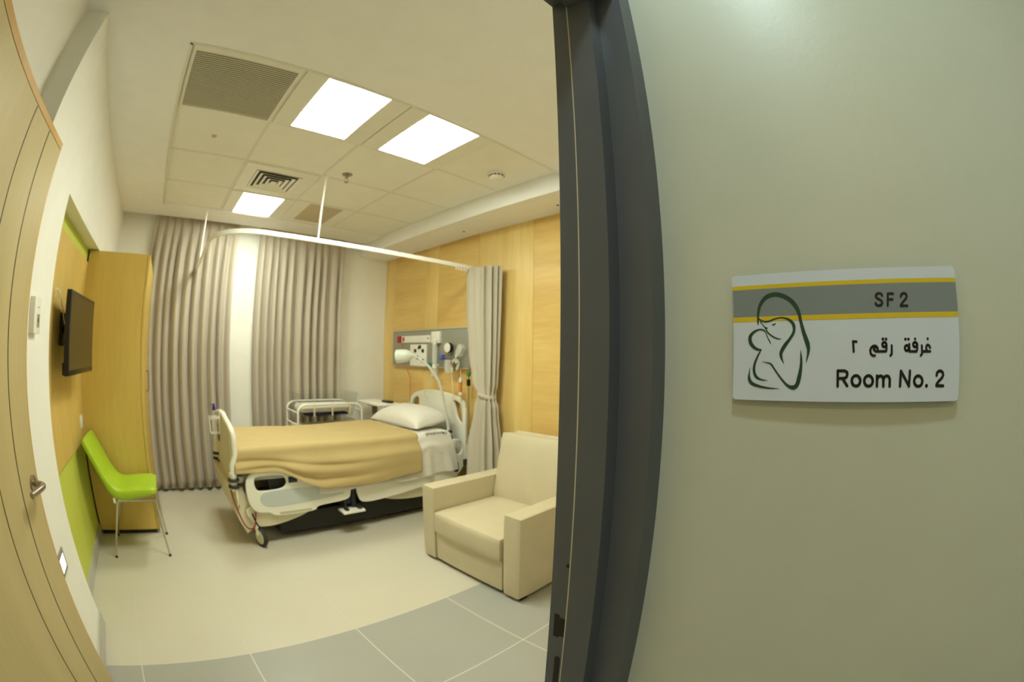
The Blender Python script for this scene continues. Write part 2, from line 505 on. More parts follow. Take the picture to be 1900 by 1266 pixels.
# four-way supply diffuser
t = thing('ceiling_diffuser', 'square white ceiling vent with nested L-shaped louvres behind the first light', 'air vent', (.70, 3.12, GZ))
dx, dy = .70, 3.125
bm = nb()
for (a, b_, c, d) in ((XG[1] + .014, dx - .19, 2.843, 3.407), (dx + .19, XG[2] - .014, 2.843, 3.407), (dx - .19, dx + .19, 2.843, dy - .19), (dx - .19, dx + .19, dy + .19, 3.407)):
    box(bm, a, b_, c, d, GZ - .010, GZ)
obj('frame', bm, PLASTIC, t, smooth=False)
bm = nb(); box(bm, dx - .19, dx + .19, dy - .19, dy + .19, GZ - .0008, GZ)
obj('backing', bm, DARK, t, smooth=False)
for k, h in enumerate((.19, .148, .106, .064)):
    bm = nb()
    h2 = h - .027
    z0, z1 = GZ - .012, GZ - .001
    # a sloping square ring, outer edge high, inner edge low
    o_ = [(h, h), (-h, h), (-h, -h), (h, -h)]
    Vo = [bm.verts.new((dx + a * .985, dy + b_ * .985, z0 - .001)) for a, b_ in o_]
    Vi = [bm.verts.new((dx + a / h * h2, dy + b_ / h * h2, z1 - .003)) for a, b_ in o_]
    for i in range(4):
        bm.faces.new((Vo[i], Vo[(i + 1) % 4], Vi[(i + 1) % 4], Vi[i]))
    obj('louvre', bm, PLASTIC, t, smooth=False, solid=.002)
bm = nb(); box(bm, dx - .024, dx + .024, dy - .024, dy + .024, GZ - .016, GZ - .012); obj('centre_plate', bm, PLASTIC, t, smooth=False)

# perforated exhaust grille
t = thing('exhaust_grille', 'small square greyish perforated vent near the curtains behind the hanging rod', 'air vent', (1.31, 3.70, GZ))
bm = nb(); box(bm, XG[2] + .014, XG[3] - .014, YG[3] + .014, YG[4] - .014, GZ - .006, GZ)
obj('frame', bm, TILE, t, smooth=False)
bm = nb(); box(bm, 1.155, 1.475, 3.445, 3.95, GZ - .009, GZ - .0062)
for k in range(24):
    y = 3.455 + k * .0207
    box(bm, 1.16, 1.47, y, y + .010, GZ - .0105, GZ - .009)
obj('mesh_panel', bm, mat('vent_mesh', (206, 194, 168), .6), t, smooth=False)

# smoke detector
t = thing('smoke_detector', 'round white smoke detector with dark slots on the ceiling near the timber wall', 'smoke detector', (1.954, 1.994, GZ))
bm = nb(); lathe(bm, [(0, 0), (.062, 0), (.062, -.012), (.054, -.018), (.050, -.018)], (1.954, 1.994, GZ), 'z', 32); obj('base', bm, PLASTIC, t)
bm = nb(); lathe(bm, [(.050, -.018), (.050, -.042), (.040, -.052), (.020, -.056), (0, -.056)], (1.954, 1.994, GZ), 'z', 32); obj('cap', bm, PLASTIC, t)
for k in range(12):
    a = 2 * PI * k / 12
    bm = nb(); c = Vector((1.954 + .0505 * math.cos(a), 1.994 + .0505 * math.sin(a), GZ - .030))
    box(bm, -.002, .002, -.009, .009, -.004, .004)
    bmesh.ops.rotate(bm, verts=bm.verts, cent=(0, 0, 0), matrix=Matrix.Rotation(a, 3, 'Z')); bmesh.ops.translate(bm, verts=bm.verts, vec=c)
    obj('slot', bm, DARK, t, smooth=False)
# pendant sprinkler
def sprinkler(x, y, z, label, brass=False, name='fire_sprinkler'):
    t = thing(name, label, 'sprinkler', (x, y, z))
    m = mat('brass', (210, 180, 90), .25, metal=1) if brass else STEEL
    bm = nb(); lathe(bm, [(0, 0), (.040, 0), (.036, -.006), (.012, -.012), (0, -.012)], (x, y, z), 'z', 24); obj('escutcheon', bm, m if not brass else CEIL, t)
    bm = nb(); lathe(bm, [(0, -.012), (.010, -.012), (.010, -.030), (.006, -.034), (0, -.034)], (x, y, z), 'z', 16)
    tube(bm, smooth_path([(x - .007, y, z - .03), (x - .014, y, z - .045), (x, y, z - .062)], 4), .0022, 8); tube(bm, smooth_path([(x + .007, y, z - .03), (x + .014, y, z - .045), (x, y, z - .062)], 4), .0022, 8)
    obj('nozzle', bm, m, t)
    bm = nb(); lathe(bm, [(0, -.060), (.014, -.062), (.014, -.064), (0, -.064)], (x, y, z), 'z', 20); obj('deflector', bm, m, t)
sprinkler(1.155, 2.71, GZ, 'steel pendant sprinkler hanging from a ceiling tile behind the two large lights')
t = thing('ceiling_sensor', 'tiny brass-coloured fitting in the ceiling tile just behind the slatted grille', 'sensor', (.096, 2.558, GZ))
bm = nb(); lathe(bm, [(0, 0), (.020, 0), (.018, -.003), (.007, -.004), (0, -.004)], (.096, 2.558, GZ), 'z', 24); obj('plate', bm, mat('tan_plate', (190, 178, 140), .4), t)
bm = nb(); lathe(bm, [(0, -.004), (.007, -.004), (.006, -.012), (0, -.014)], (.096, 2.558, GZ), 'z', 16); obj('tip', bm, mat('brass_tip', (240, 214, 90), .2, metal=1), t)
for (x, y, lb) in ((2.445, 2.90, 'small dark round fitting in the lowered ceiling above the bay curtain'), (2.44, 1.837, 'small dark round fitting in the lowered ceiling at the door frame edge'), (2.429, 3.96, 'small dark round fitting in the lowered ceiling in the far corner')):
    t = thing('recessed_spot', lb, 'ceiling fitting', (x, y, BZ))
    bm = nb(); lathe(bm, [(0, 0), (.024, 0), (.022, -.003), (0, -.003)], (x, y, BZ), 'z', 20); obj('rim', bm, CEIL, t)
    bm = nb(); lathe(bm, [(0, -.003), (.012, -.003), (.010, -.007), (0, -.008)], (x, y, BZ), 'z', 16); obj('centre', bm, mat('spot_dark', (70, 62, 44), .4), t)
# hall downlight (outside the frame, it lights the sign)
t = thing('hall_downlight', 'round recessed downlight in the hall ceiling above the room sign', 'ceiling light', (-.02, -.03, 2.65))
bm = nb(); lathe(bm, [(.075, 0), (.095, 0), (.093, -.006), (.075, -.006)], (-.02, -.03, 2.65), 'z', 32); obj('rim', bm, PLASTIC, t)
bm = nb(); lathe(bm, [(0, -.003), (.072, -.003), (.072, -.005), (0, -.005)], (-.02, -.03, 2.65), 'z', 32); obj('lens', bm, HALLM, t, smooth=False)

ld = bpy.data.lights.new('downlight_bulb', 'AREA'); ld.shape = 'DISK'; ld.size = .13; ld.energy = HALL_W; ld.color = HALL_LAMP[0]
lo = bpy.data.objects.new('downlight_bulb', ld); COL.objects.link(lo); lo.parent = t; lo.location = (0, 0, -.008)

t = thing('hall_warm_fill', 'added warm fill light under the hall ceiling, out of view', 'ceiling light', (-1.2, -.35, 2.65))  # unseen fill, added to warm the sign wall and jamb faces
bm = nb(); box(bm, -1.36, -1.04, -.51, -.19, 2.640, 2.65, .002); obj('frame', bm, PLASTIC, t, smooth=False)
ld = bpy.data.lights.new('warm_fill_lamp', 'AREA'); ld.shape = 'SQUARE'; ld.size = .28; ld.energy = HALL_WARM[1]; ld.color = HALL_WARM[0]
lo = bpy.data.objects.new('warm_fill_lamp', ld); COL.objects.link(lo); lo.parent = t; lo.location = (0, 0, -.012)

t = thing('hall_cool_fill', 'added cool fill light at the far end of the hall, out of view', 'ceiling light', (-1.3, -1.55, 2.65))  # unseen fill, added to put bluish light on the frame's hall-facing edges
bm = nb(); box(bm, -1.46, -1.14, -1.71, -1.39, 2.640, 2.65, .002); obj('frame', bm, PLASTIC, t, smooth=False)
ld = bpy.data.lights.new('cool_fill_lamp', 'AREA'); ld.shape = 'SQUARE'; ld.size = .28; ld.energy = 5.0; ld.color = (.6, .85, 1.0)
lo = bpy.data.objects.new('cool_fill_lamp', ld); COL.objects.link(lo); lo.parent = t; lo.location = (0, 0, -.012)

# ================================================================ SIGN
SY0, SY1, SZ0, SZ1 = -.1975, .1365, 1.3420, 1.5045
def signx(y):
    u = (y - (SY0 + SY1) / 2) / ((SY1 - SY0) / 2)
    return .5685 + .0035 * u * u
t = thing('room_sign', 'white room number sign with grey and yellow bands and a green mother logo', 'sign', (.58, -.03, 1.42))
ART = {'logo':[[(0.1007,1.4388,0.00151),(0.1009,1.4447,0.00242),(0.0999,1.4551,0.00363),(0.0962,1.4654,0.00454),(0.0876,1.474,0.00545),(0.076,1.4768,0.00575),(0.0647,1.4745,0.00575),(0.0536,1.4682,0.00575),(0.046,1.4591,0.00575),(0.0424,1.4503,0.00454),(0.0403,1.4402,0.00424),(0.0367,1.4272,0.00515),(0.032,1.4142,0.00605),(0.0305,1.4071,0.00454),(0.0313,1.4,0.00303),(0.0339,1.3903,0.00045)],[(0.1002,1.4465,0.00212),(0.0938,1.443,0.00212),(0.0856,1.4428,0.00212),(0.0758,1.4458,0.00182),(0.066,1.4467,0.00182),(0.0564,1.4435,0.00333),(0.0509,1.4375,0.00424),(0.0507,1.4289,0.00363),(0.0562,1.4203,0.00363),(0.0635,1.4118,0.00484),(0.0687,1.4031,0.00454),(0.0683,1.3966,0.00333),(0.065,1.3893,0.00045)],[(0.0982,1.4432,0.00091),(0.0923,1.4364,0.00121),(0.0891,1.4341,0.00212),(0.0875,1.4348,0.00076)],[(0.0907,1.4341,0.00121),(0.0868,1.4281,0.00182),(0.0796,1.4229,0.00182),(0.0731,1.4203,0.00151),(0.068,1.4202,0.00045)],[(0.0812,1.4383,0.00061),(0.0784,1.4385,0.00182),(0.0757,1.4399,0.00061)],[(0.0837,1.4135,0.00045),(0.0842,1.4164,0.00121),(0.0877,1.4223,0.00121),(0.09,1.4282,0.00121),(0.0932,1.4315,0.00182),(0.0989,1.4325,0.00212),(0.1063,1.43,0.00303),(0.1121,1.4242,0.00454),(0.1122,1.4168,0.00515),(0.1073,1.4101,0.00424),(0.1008,1.407,0.00303),(0.0964,1.407,0.00121)],[(0.0967,1.407,0.00151),(0.1016,1.3989,0.00242),(0.1059,1.3886,0.00333),(0.1067,1.3797,0.00363),(0.1036,1.3724,0.00363),(0.0969,1.3687,0.00242),(0.0872,1.3677,0.00045)],[(0.0953,1.3916,0.00045),(0.0893,1.3904,0.00121),(0.0828,1.3883,0.00212),(0.0762,1.3799,0.00212),(0.0678,1.3698,0.00242),(0.0594,1.3619,0.00333),(0.0513,1.3591,0.00545),(0.0458,1.3627,0.00545),(0.0429,1.3728,0.00545),(0.0408,1.3857,0.00393),(0.0406,1.3957,0.00303),(0.0414,1.4058,0.00045)],[(0.1125,1.3841,0.00045),(0.1135,1.3767,0.00182),(0.1133,1.3693,0.00393),(0.109,1.3634,0.00454),(0.0983,1.3599,0.00333),(0.0852,1.3579,0.00212),(0.0706,1.3574,0.00045)]],'room':[[(-0.011,1.3799,0.00308),(-0.0114,1.3614,0.00308)],[(-0.011,1.38,0.00308),(-0.0206,1.38,0.00308),(-0.024,1.3783,0.00308),(-0.0246,1.3755,0.00308),(-0.0236,1.3726,0.00308),(-0.0209,1.3709,0.00308),(-0.0113,1.3707,0.00308)],[(-0.0179,1.3707,0.00308),(-0.0248,1.3617,0.00308)],[(-0.0434,1.3678,0.00308),(-0.0432,1.3659,0.00308),(-0.0424,1.3641,0.00308),(-0.0411,1.3627,0.00308),(-0.0395,1.3618,0.00308),(-0.0376,1.3615,0.00308),(-0.0357,1.3618,0.00308),(-0.0339,1.3627,0.00308),(-0.0325,1.3641,0.00308),(-0.0316,1.3659,0.00308),(-0.0312,1.3679,0.00308),(-0.0314,1.3698,0.00308),(-0.0322,1.3716,0.00308),(-0.0335,1.373,0.00308),(-0.0352,1.3739,0.00308),(-0.0371,1.3742,0.00308),(-0.039,1.3739,0.00308),(-0.0407,1.373,0.00308),(-0.0421,1.3716,0.00308),(-0.0431,1.3698,0.00308),(-0.0434,1.3678,0.00308)],[(-0.0615,1.3676,0.00308),(-0.0613,1.3656,0.00308),(-0.0605,1.3639,0.00308),(-0.0592,1.3625,0.00308),(-0.0575,1.3616,0.00308),(-0.0556,1.3613,0.00308),(-0.0537,1.3616,0.00308),(-0.0519,1.3625,0.00308),(-0.0505,1.3639,0.00308),(-0.0495,1.3657,0.00308),(-0.0491,1.3677,0.00308),(-0.0493,1.3696,0.00308),(-0.0501,1.3714,0.00308),(-0.0515,1.3728,0.00308),(-0.0532,1.3737,0.00308),(-0.0551,1.374,0.00308),(-0.057,1.3737,0.00308),(-0.0588,1.3727,0.00308),(-0.0602,1.3713,0.00308),(-0.0611,1.3696,0.00308),(-0.0615,1.3676,0.00308)],[(-0.0675,1.3737,0.00308),(-0.0678,1.3613,0.00308)],[(-0.0677,1.3695,0.00308),(-0.0697,1.3727,0.00308),(-0.0726,1.3737,0.00308),(-0.0754,1.3727,0.00308),(-0.0769,1.3694,0.00308),(-0.0773,1.361,0.00308)],[(-0.0769,1.3694,0.00308),(-0.0789,1.3726,0.00308),(-0.0818,1.3736,0.00308),(-0.0849,1.3726,0.00308),(-0.0866,1.3693,0.00308),(-0.0866,1.361,0.00308)],[(-0.1022,1.3609,0.00308),(-0.1029,1.3792,0.00308),(-0.1159,1.361,0.00308),(-0.1167,1.3791,0.00308)],[(-0.1366,1.3667,0.00308),(-0.1364,1.3648,0.00308),(-0.1356,1.363,0.00308),(-0.1342,1.3616,0.00308),(-0.1325,1.3608,0.00308),(-0.1305,1.3605,0.00308),(-0.1285,1.3608,0.00308),(-0.1266,1.3617,0.00308),(-0.1252,1.3631,0.00308),(-0.1241,1.3649,0.00308),(-0.1237,1.3668,0.00308),(-0.124,1.3688,0.00308),(-0.1248,1.3705,0.00308),(-0.1262,1.3719,0.00308),(-0.1279,1.3728,0.00308),(-0.1299,1.3731,0.00308),(-0.1319,1.3727,0.00308),(-0.1337,1.3718,0.00308),(-0.1352,1.3704,0.00308),(-0.1362,1.3686,0.00308),(-0.1366,1.3667,0.00308)],[(-0.1434,1.3611,0.00374),(-0.1435,1.3609,0.00374)],[(-0.1593,1.3732,0.00308),(-0.16,1.3763,0.00308),(-0.1626,1.3782,0.00308),(-0.1661,1.3784,0.00308),(-0.1694,1.3764,0.00308),(-0.1701,1.3734,0.00308),(-0.1682,1.3701,0.00308),(-0.1631,1.3663,0.00308),(-0.16,1.363,0.00308),(-0.1595,1.3609,0.00308),(-0.1707,1.3605,0.00308)],[(-0.0333,1.4032,0.00261),(-0.0325,1.415,0.00261)],[(-0.0325,1.4154,0.00261),(-0.0374,1.415,0.00261)],[(-0.0639,1.3979,0.00261),(-0.0608,1.3979,0.00261),(-0.0579,1.4003,0.00261),(-0.057,1.4042,0.00261),(-0.0586,1.4076,0.00261),(-0.0619,1.4097,0.00261),(-0.0655,1.4094,0.00261),(-0.0679,1.407,0.00261),(-0.0683,1.4032,0.00261),(-0.065,1.403,0.00261),(-0.0624,1.405,0.00261),(-0.0627,1.4075,0.00261),(-0.0655,1.4079,0.00261)],[(-0.066,1.4029,0.00261),(-0.0802,1.4029,0.00261),(-0.0809,1.4051,0.00261),(-0.081,1.4107,0.00261)],[(-0.0808,1.4109,0.00261),(-0.0806,1.4101,0.00261),(-0.0802,1.4093,0.00261),(-0.0795,1.4087,0.00261),(-0.0787,1.4084,0.00261),(-0.0778,1.4082,0.00261),(-0.0769,1.4084,0.00261),(-0.0761,1.4088,0.00261),(-0.0754,1.4094,0.00261),(-0.075,1.4102,0.00261),(-0.0749,1.411,0.00261),(-0.075,1.4119,0.00261),(-0.0755,1.4126,0.00261),(-0.0761,1.4132,0.00261),(-0.077,1.4136,0.00261),(-0.0779,1.4137,0.00261),(-0.0788,1.4136,0.00261),(-0.0796,1.4132,0.00261),(-0.0802,1.4125,0.00261),(-0.0806,1.4118,0.00261),(-0.0808,1.4109,0.00261)],[(-0.0758,1.4176,0.00318),(-0.0759,1.4176,0.00318)],[(-0.0804,1.4175,0.00318),(-0.0805,1.4175,0.00318)],[(-0.0887,1.4097,0.00261),(-0.0888,1.3999,0.00261),(-0.0868,1.3977,0.00261)],[(-0.1146,1.4064,0.00261),(-0.1145,1.4054,0.00261),(-0.114,1.4045,0.00261),(-0.1134,1.4038,0.00261),(-0.1125,1.4033,0.00261),(-0.1116,1.4032,0.00261),(-0.1106,1.4034,0.00261),(-0.1098,1.4038,0.00261),(-0.1091,1.4046,0.00261),(-0.1087,1.4055,0.00261),(-0.1085,1.4065,0.00261),(-0.1087,1.4075,0.00261),(-0.1091,1.4083,0.00261),(-0.1098,1.4091,0.00261),(-0.1107,1.4095,0.00261),(-0.1116,1.4096,0.00261),(-0.1126,1.4095,0.00261),(-0.1134,1.409,0.00261),(-0.1141,1.4083,0.00261),(-0.1145,1.4074,0.00261),(-0.1146,1.4064,0.00261)],[(-0.1154,1.411,0.00261),(-0.1157,1.4023,0.00261),(-0.1266,1.4022,0.00261),(-0.1277,1.4045,0.00261),(-0.1278,1.4104,0.00261)],[(-0.1276,1.4103,0.00261),(-0.1274,1.4094,0.00261),(-0.127,1.4087,0.00261),(-0.1263,1.4081,0.00261),(-0.1254,1.4077,0.00261),(-0.1244,1.4076,0.00261),(-0.1235,1.4077,0.00261),(-0.1226,1.4081,0.00261),(-0.1219,1.4087,0.00261),(-0.1215,1.4095,0.00261),(-0.1214,1.4103,0.00261),(-0.1216,1.4112,0.00261),(-0.122,1.4119,0.00261),(-0.1227,1.4125,0.00261),(-0.1236,1.4129,0.00261),(-0.1245,1.413,0.00261),(-0.1255,1.4129,0.00261),(-0.1263,1.4125,0.00261),(-0.127,1.4119,0.00261),(-0.1274,1.4111,0.00261),(-0.1276,1.4103,0.00261)],[(-0.1246,1.4171,0.0028),(-0.1247,1.4171,0.0028)],[(-0.1096,1.4171,0.00299),(-0.1097,1.4171,0.00299)],[(-0.1142,1.417,0.00299),(-0.1143,1.417,0.00299)],[(-0.135,1.409,0.00261),(-0.1353,1.3993,0.00261),(-0.1333,1.3972,0.00261)],[(-0.1355,1.4021,0.00261),(-0.1483,1.4019,0.00261)],[(-0.1483,1.4063,0.00261),(-0.1468,1.4089,0.00261),(-0.144,1.4098,0.00261),(-0.142,1.4077,0.00261),(-0.1419,1.4047,0.00261),(-0.1439,1.4022,0.00261)],[(-0.1445,1.417,0.00261),(-0.1446,1.417,0.00261)]],'sf':[[(-0.0777,1.4699,0.00251),(-0.0765,1.4721,0.00251),(-0.0735,1.473,0.00251),(-0.0698,1.4722,0.00251),(-0.0681,1.4696,0.00251),(-0.0693,1.4671,0.00251),(-0.0728,1.4655,0.00251),(-0.0763,1.4637,0.00251),(-0.0773,1.461,0.00251),(-0.0755,1.4586,0.00251),(-0.0718,1.4578,0.00251),(-0.0682,1.4588,0.00251),(-0.0672,1.4609,0.00251)],[(-0.085,1.4577,0.00251),(-0.0863,1.4721,0.00251),(-0.0943,1.472,0.00251)],[(-0.0856,1.4652,0.00251),(-0.0928,1.465,0.00251)],[(-0.1056,1.468,0.00251),(-0.1067,1.4708,0.00251),(-0.1102,1.4723,0.00251),(-0.1137,1.4715,0.00251),(-0.1149,1.469,0.00251),(-0.1133,1.4657,0.00251),(-0.1085,1.4617,0.00251),(-0.1056,1.4588,0.00251),(-0.1046,1.4571,0.00251),(-0.1147,1.4569,0.00251)]]}
def sign_patch(bm, y0, y1, z0, z1, off, n=28, r=0.0):
    ys = [y0 + (y1 - y0) * k / n for k in range(n + 1)]
    def hz(y):
        if not r: return 0
        d = min(y - y0, y1 - y)
        return r - math.sqrt(max(0, r * r - (r - d) ** 2)) if d < r else 0
    if r: ys = sorted(set(ys + [y0 + r * q for q in (.1, .3, .6, 1)] + [y1 - r * q for q in (.1, .3, .6, 1)]))
    A = [bm.verts.new((signx(y) - off, y, z0 + hz(y))) for y in ys]; B = [bm.verts.new((signx(y) - off, y, z1 - hz(y))) for y in ys]
    for i in range(len(ys) - 1): bm.faces.new((A[i], B[i], B[i + 1], A[i + 1]))
bm = nb(); sign_patch(bm, SY0, SY1, SZ0, SZ1, 0, r=.005)
obj('sign_plate', bm, mat('sign_white', (206, 213, 226), .32), t, smooth=False, solid=.0016)
bm = nb(); box(bm, .5715, .582, -.18, .12, 1.352, 1.494); obj('mounting_plate', bm, mat('sign_back', (150, 148, 140), .5), t, smooth=False)
bm = nb(); sign_patch(bm, SY0 + .0004, SY1 - .0004, 1.4490, 1.4852, .00105); obj('grey_band', bm, mat('sign_grey', (126, 134, 138), .35), t, smooth=False)
for z0, z1 in ((1.4850, 1.4902), (1.4428, 1.4491)):
    bm = nb(); sign_patch(bm, SY0 + .0004, SY1 - .0004, z0, z1, .0011); obj('yellow_stripe', bm, mat('sign_yellow', (214, 184, 40), .35), t, smooth=False)
def strokes(bm, lines, off, dense=6, taper=False):
    for l in lines:
        P = [(a, b_, c * (1.0 if taper else 1.22)) for a, b_, c in l]
        Q = smooth_path(P, dense) if len(P) > 2 and taper else [Vector(p) for p in P]
        Q = [Vector(q) for q in Q]
        n = len(Q)
        L, Rr = [], []
        for i, q in enumerate(Q):
            d = (Q[min(i + 1, n - 1)] - Q[max(i - 1, 0)]); d.z = 0
            d = d.normalized() if d.length > 1e-9 else Vector((1, 0, 0))
            nn = Vector((-d.y, d.x, 0)) * (q.z / 2)
            L.append((q.x + nn.x, q.y + nn.y)); Rr.append((q.x - nn.x, q.y - nn.y))
        V = lambda p: bm.verts.new((signx(p[0]) - off, p[0], p[1]))
        if taper:
            l_, r_ = [V(p) for p in L], [V(p) for p in Rr]
            for i in range(n - 1): bm.faces.new((l_[i], l_[i + 1], r_[i + 1], r_[i]))
        else:
            for i in range(n - 1):
                a, b_ = Q[i], Q[i + 1]
                d = (b_ - a); d.z = 0
                if d.length < 1e-9: continue
                d.normalize(); nn = Vector((-d.y, d.x, 0)) * (a.z / 2)
                bm.faces.new([V((a.x + nn.x, a.y + nn.y)), V((b_.x + nn.x, b_.y + nn.y)), V((b_.x - nn.x, b_.y - nn.y)), V((a.x - nn.x, a.y - nn.y))])
        if not taper:
            for q in Q:
                bm.faces.new([V((q.x + q.z / 2 * math.cos(k * PI / 7), q.y + q.z / 2 * math.sin(k * PI / 7))) for k in range(14)])
def fix_normals(o):
    for p in o.data.polygons: pass
bm = nb(); strokes(bm, ART['logo'], .0014, 6, True); obj('mother_and_baby_emblem', bm, mat('emblem_green', (38, 66, 46), .4), t, smooth=False)
bm = nb(); strokes(bm, ART['room'][:12], .0014); obj('room_lettering', bm, INK, t, smooth=False)
bm = nb(); strokes(bm, ART['room'][12:], .0014); obj('arabic_lettering', bm, INK, t, smooth=False)
bm = nb(); strokes(bm, ART['sf'], .0016); obj('code_lettering', bm, INK, t, smooth=False)

# ================================================================ LEFT SIDE
# television on a swivel bracket
t = thing('television', 'flat black television on a swivel bracket on the timber wall panel', 'television', (-.6, 2.7, 1.45))
a = Vector((-.618, 2.38)); b_ = Vector((-.585, 3.03)); d = (b_ - a).normalized(); n_ = Vector((d.y, -d.x))
def tvbox(bm, u0, u1, w0, w1, z0, z1, bev=0.0):
    m = bmesh.new(); box(m, w0, w1, u0, u1, z0, z1, bev)
    rot = Matrix.Rotation(-math.atan2(d.x, d.y), 3, 'Z')
    bmesh.ops.rotate(m, verts=m.verts, cent=(0, 0, 0), matrix=rot); bmesh.ops.translate(m, verts=m.verts, vec=(a.x, a.y, 0))
    me = bpy.data.meshes.new('tmp'); m.to_mesh(me); m.free(); bm.from_mesh(me); bpy.data.meshes.remove(me)
bm = nb(); tvbox(bm, 0, .65, -.034, 0, 1.233, 1.663, .004); obj('casing', bm, BLACK, t)
bm = nb(); tvbox(bm, .10, .55, -.062, -.034, 1.26, 1.55, .012); tvbox(bm, .0, .65, -.046, -.034, 1.236, 1.30, .004); obj('back_cover', bm, BLACK, t)
bm = nb(); tvbox(bm, .016, .634, -.001, .0008, 1.262, 1.647); obj('screen', bm, mat('tv_screen', (40, 33, 24), .16, spec=0.8), t, smooth=False)
bm = nb(); box(bm, -.7515, -.735, 2.62, 2.78, 1.38, 1.56, .002); tube(bm, [(-.74, 2.70, 1.47), (-.70, 2.66, 1.47), (-.655, 2.70, 1.47)], .016, 10); obj('wall_bracket', bm, BLACK, t)
bm = nb(); tube(bm, smooth_path([(-.750, 2.42, 1.60), (-.735, 2.40, 1.66), (-.715, 2.43, 1.65), (-.70, 2.47, 1.58), (-.69, 2.52, 1.50), (-.66, 2.56, 1.45)], 6), .0035, 8); obj('cable', bm, PLASTIC, t)['label'] = 'thin white cable looping behind the screen'

# thermostat, switch and night light on the pier
t = thing('wall_controller', 'white wall control unit with small display beside the edge of the open door', 'wall control', (-.67, 1.79, 1.5))
bm = nb(); box(bm, -.67, -.642, 1.755, 1.852, 1.425, 1.560, .003); obj('casing', bm, PLASTIC, t)
bm = nb(); box(bm, -.6425, -.6412, 1.80, 1.838, 1.448, 1.498); obj('display', bm, mat('display_grey', (150, 148, 132), .3), t, smooth=False)
bm = nb(); box(bm, -.6415, -.6405, 1.812, 1.824, 1.468, 1.482); obj('button', bm, DARK, t, smooth=False)
bm = nb(); box(bm, -.6425, -.6410, 1.808, 1.816, 1.520, 1.526); obj('button', bm, DARK, t, smooth=False)
t = thing('night_light', 'small glowing night light in a grey frame low on the white wall', 'wall light', (-.67, 1.77, .52))
bm = nb(); box(bm, -.67, -.662, 1.705, 1.835, .478, .572, .002); obj('frame', bm, mat('light_frame_grey', (140, 138, 128), .35), t)
bm = nb(); box(bm, -.6625, -.6605, 1.728, 1.812, .497, .553, .0006); obj('lens', bm, mat('night_light_lens', (255, 255, 255), .4, emit=((1, .97, .9), 2.2)), t)
t = thing('wall_socket', 'small white wall socket on the timber panel above the green chair', 'socket', (-.752, 3.24, .87))
bm = nb(); box(bm, -.752, -.742, 3.20, 3.29, .83, .92, .003); obj('plate', bm, PLASTIC, t)
bm = nb(); box(bm, -.7425, -.7395, 3.222, 3.268, .852, .898, .002); obj('rocker', bm, PLASTIC, t)

# wardrobe
t = thing('wardrobe', 'tall honey-coloured timber wardrobe standing between the television and the curtains', 'wardrobe', (-.48, 3.85, 0))
bm = nb(); box(bm, -.755, -.222, 3.372, 4.40, .035, 2.058, .001); box(bm, -.768, -.755, 3.376, 4.40, 0.6, 2.058)
obj('carcass', bm, MAPLE_D, t, smooth=False)
bm = nb(); box(bm, -.74, -.24, 3.385, 4.38, 0, .035); obj('plinth', bm, DARK, t, smooth=False)
bm = nb(); box(bm, -.7685, -.7555, 3.373, 3.376, .09, 2.058); obj('shadow_gap', bm, DARK, t, smooth=False)
for y0, y1 in ((3.374, 3.883), (3.889, 4.398)):
    bm = nb(); box(bm, -.2195, -.200, y0, y1, .04, 2.055, .001); dr = obj('door', bm, MAPLE_D, t, smooth=False)
    yh = y1 - .04 if y0 < 3.5 else y0 + .04
    bm = nb(); tube(bm, [(-.200, yh, 1.20), (-.176, yh, 1.20), (-.176, yh, 1.04), (-.200, yh, 1.04)], .005, 8); obj('handle', bm, STEEL, dr)

# green chair
t = thing('green_chair', 'lime green padded side chair with thin metal legs against the green wall', 'chair', (-.36, 3.14, 0))
def shell(bm):
    # side profile (x, z) centre line with thickness, back leaning on the wall side
    cl = smooth_path([(-.690, 0, .808), (-.665, 0, .760), (-.605, 0, .655), (-.545, 0, .545), (-.490, 0, .475), (-.420, 0, .452), (-.300, 0, .462), (-.190, 0, .470), (-.150, 0, .462)], 6)
    n = len(cl)
    sec = []
    for i, p in enumerate(cl):
        u = i / (n - 1)
        tn = (cl[min(i + 1, n - 1)] - cl[max(i - 1, 0)]).normalized()
        nr = Vector((-tn.z, 0, tn.x))
        th = .030 + .018 * math.sin(PI * min(1, max(0, (u - .35) / .55)))
        if u < .06: th *= .55 + 7.5 * u
        if u > .95: th *= max(.3, 1 - (u - .95) * 14)
        hw = .195 + .015 * math.sin(PI * u)
        if u < .08: hw *= .90 + 1.25 * u
        if u > .88: hw *= 1 - (u - .88) * 1.2
        ring = []
        for k in range(20):
            a_ = 2 * PI * k / 20
            ca, sa = math.cos(a_), math.sin(a_)
            cy = math.copysign(abs(ca) ** .35, ca) * hw
            cz = math.copysign(abs(sa) ** .6, sa) * th
            dish = .010 * (1 - (cy / hw) ** 2) if sa > 0 else 0
            ring.append(bm.verts.new(p + Vector((0, 3.135 + cy, 0)) + nr * (cz - dish)))
        sec.append(ring)
    for i in range(n - 1):
        for k in range(20): bm.faces.new((sec[i][k], sec[i][(k + 1) % 20], sec[i + 1][(k + 1) % 20], sec[i + 1][k]))
    bm.faces.new(sec[0][::-1]); bm.faces.new(sec[-1])
bm = nb(); shell(bm); sh = obj('seat_shell', bm, LIME, t, subsurf=1)
bm = nb(); box(bm, -.505, -.487, 2.928, 2.938, .40, .432, .001); obj('label_tag', bm, PLASTIC, sh, smooth=False)
bm = nb(); tube(bm, [(-.475, 2.965, .402), (-.175, 2.965, .412), (-.175, 3.305, .412), (-.475, 3.305, .402)], .009, 8, True); obj('seat_frame', bm, CHROME, t)
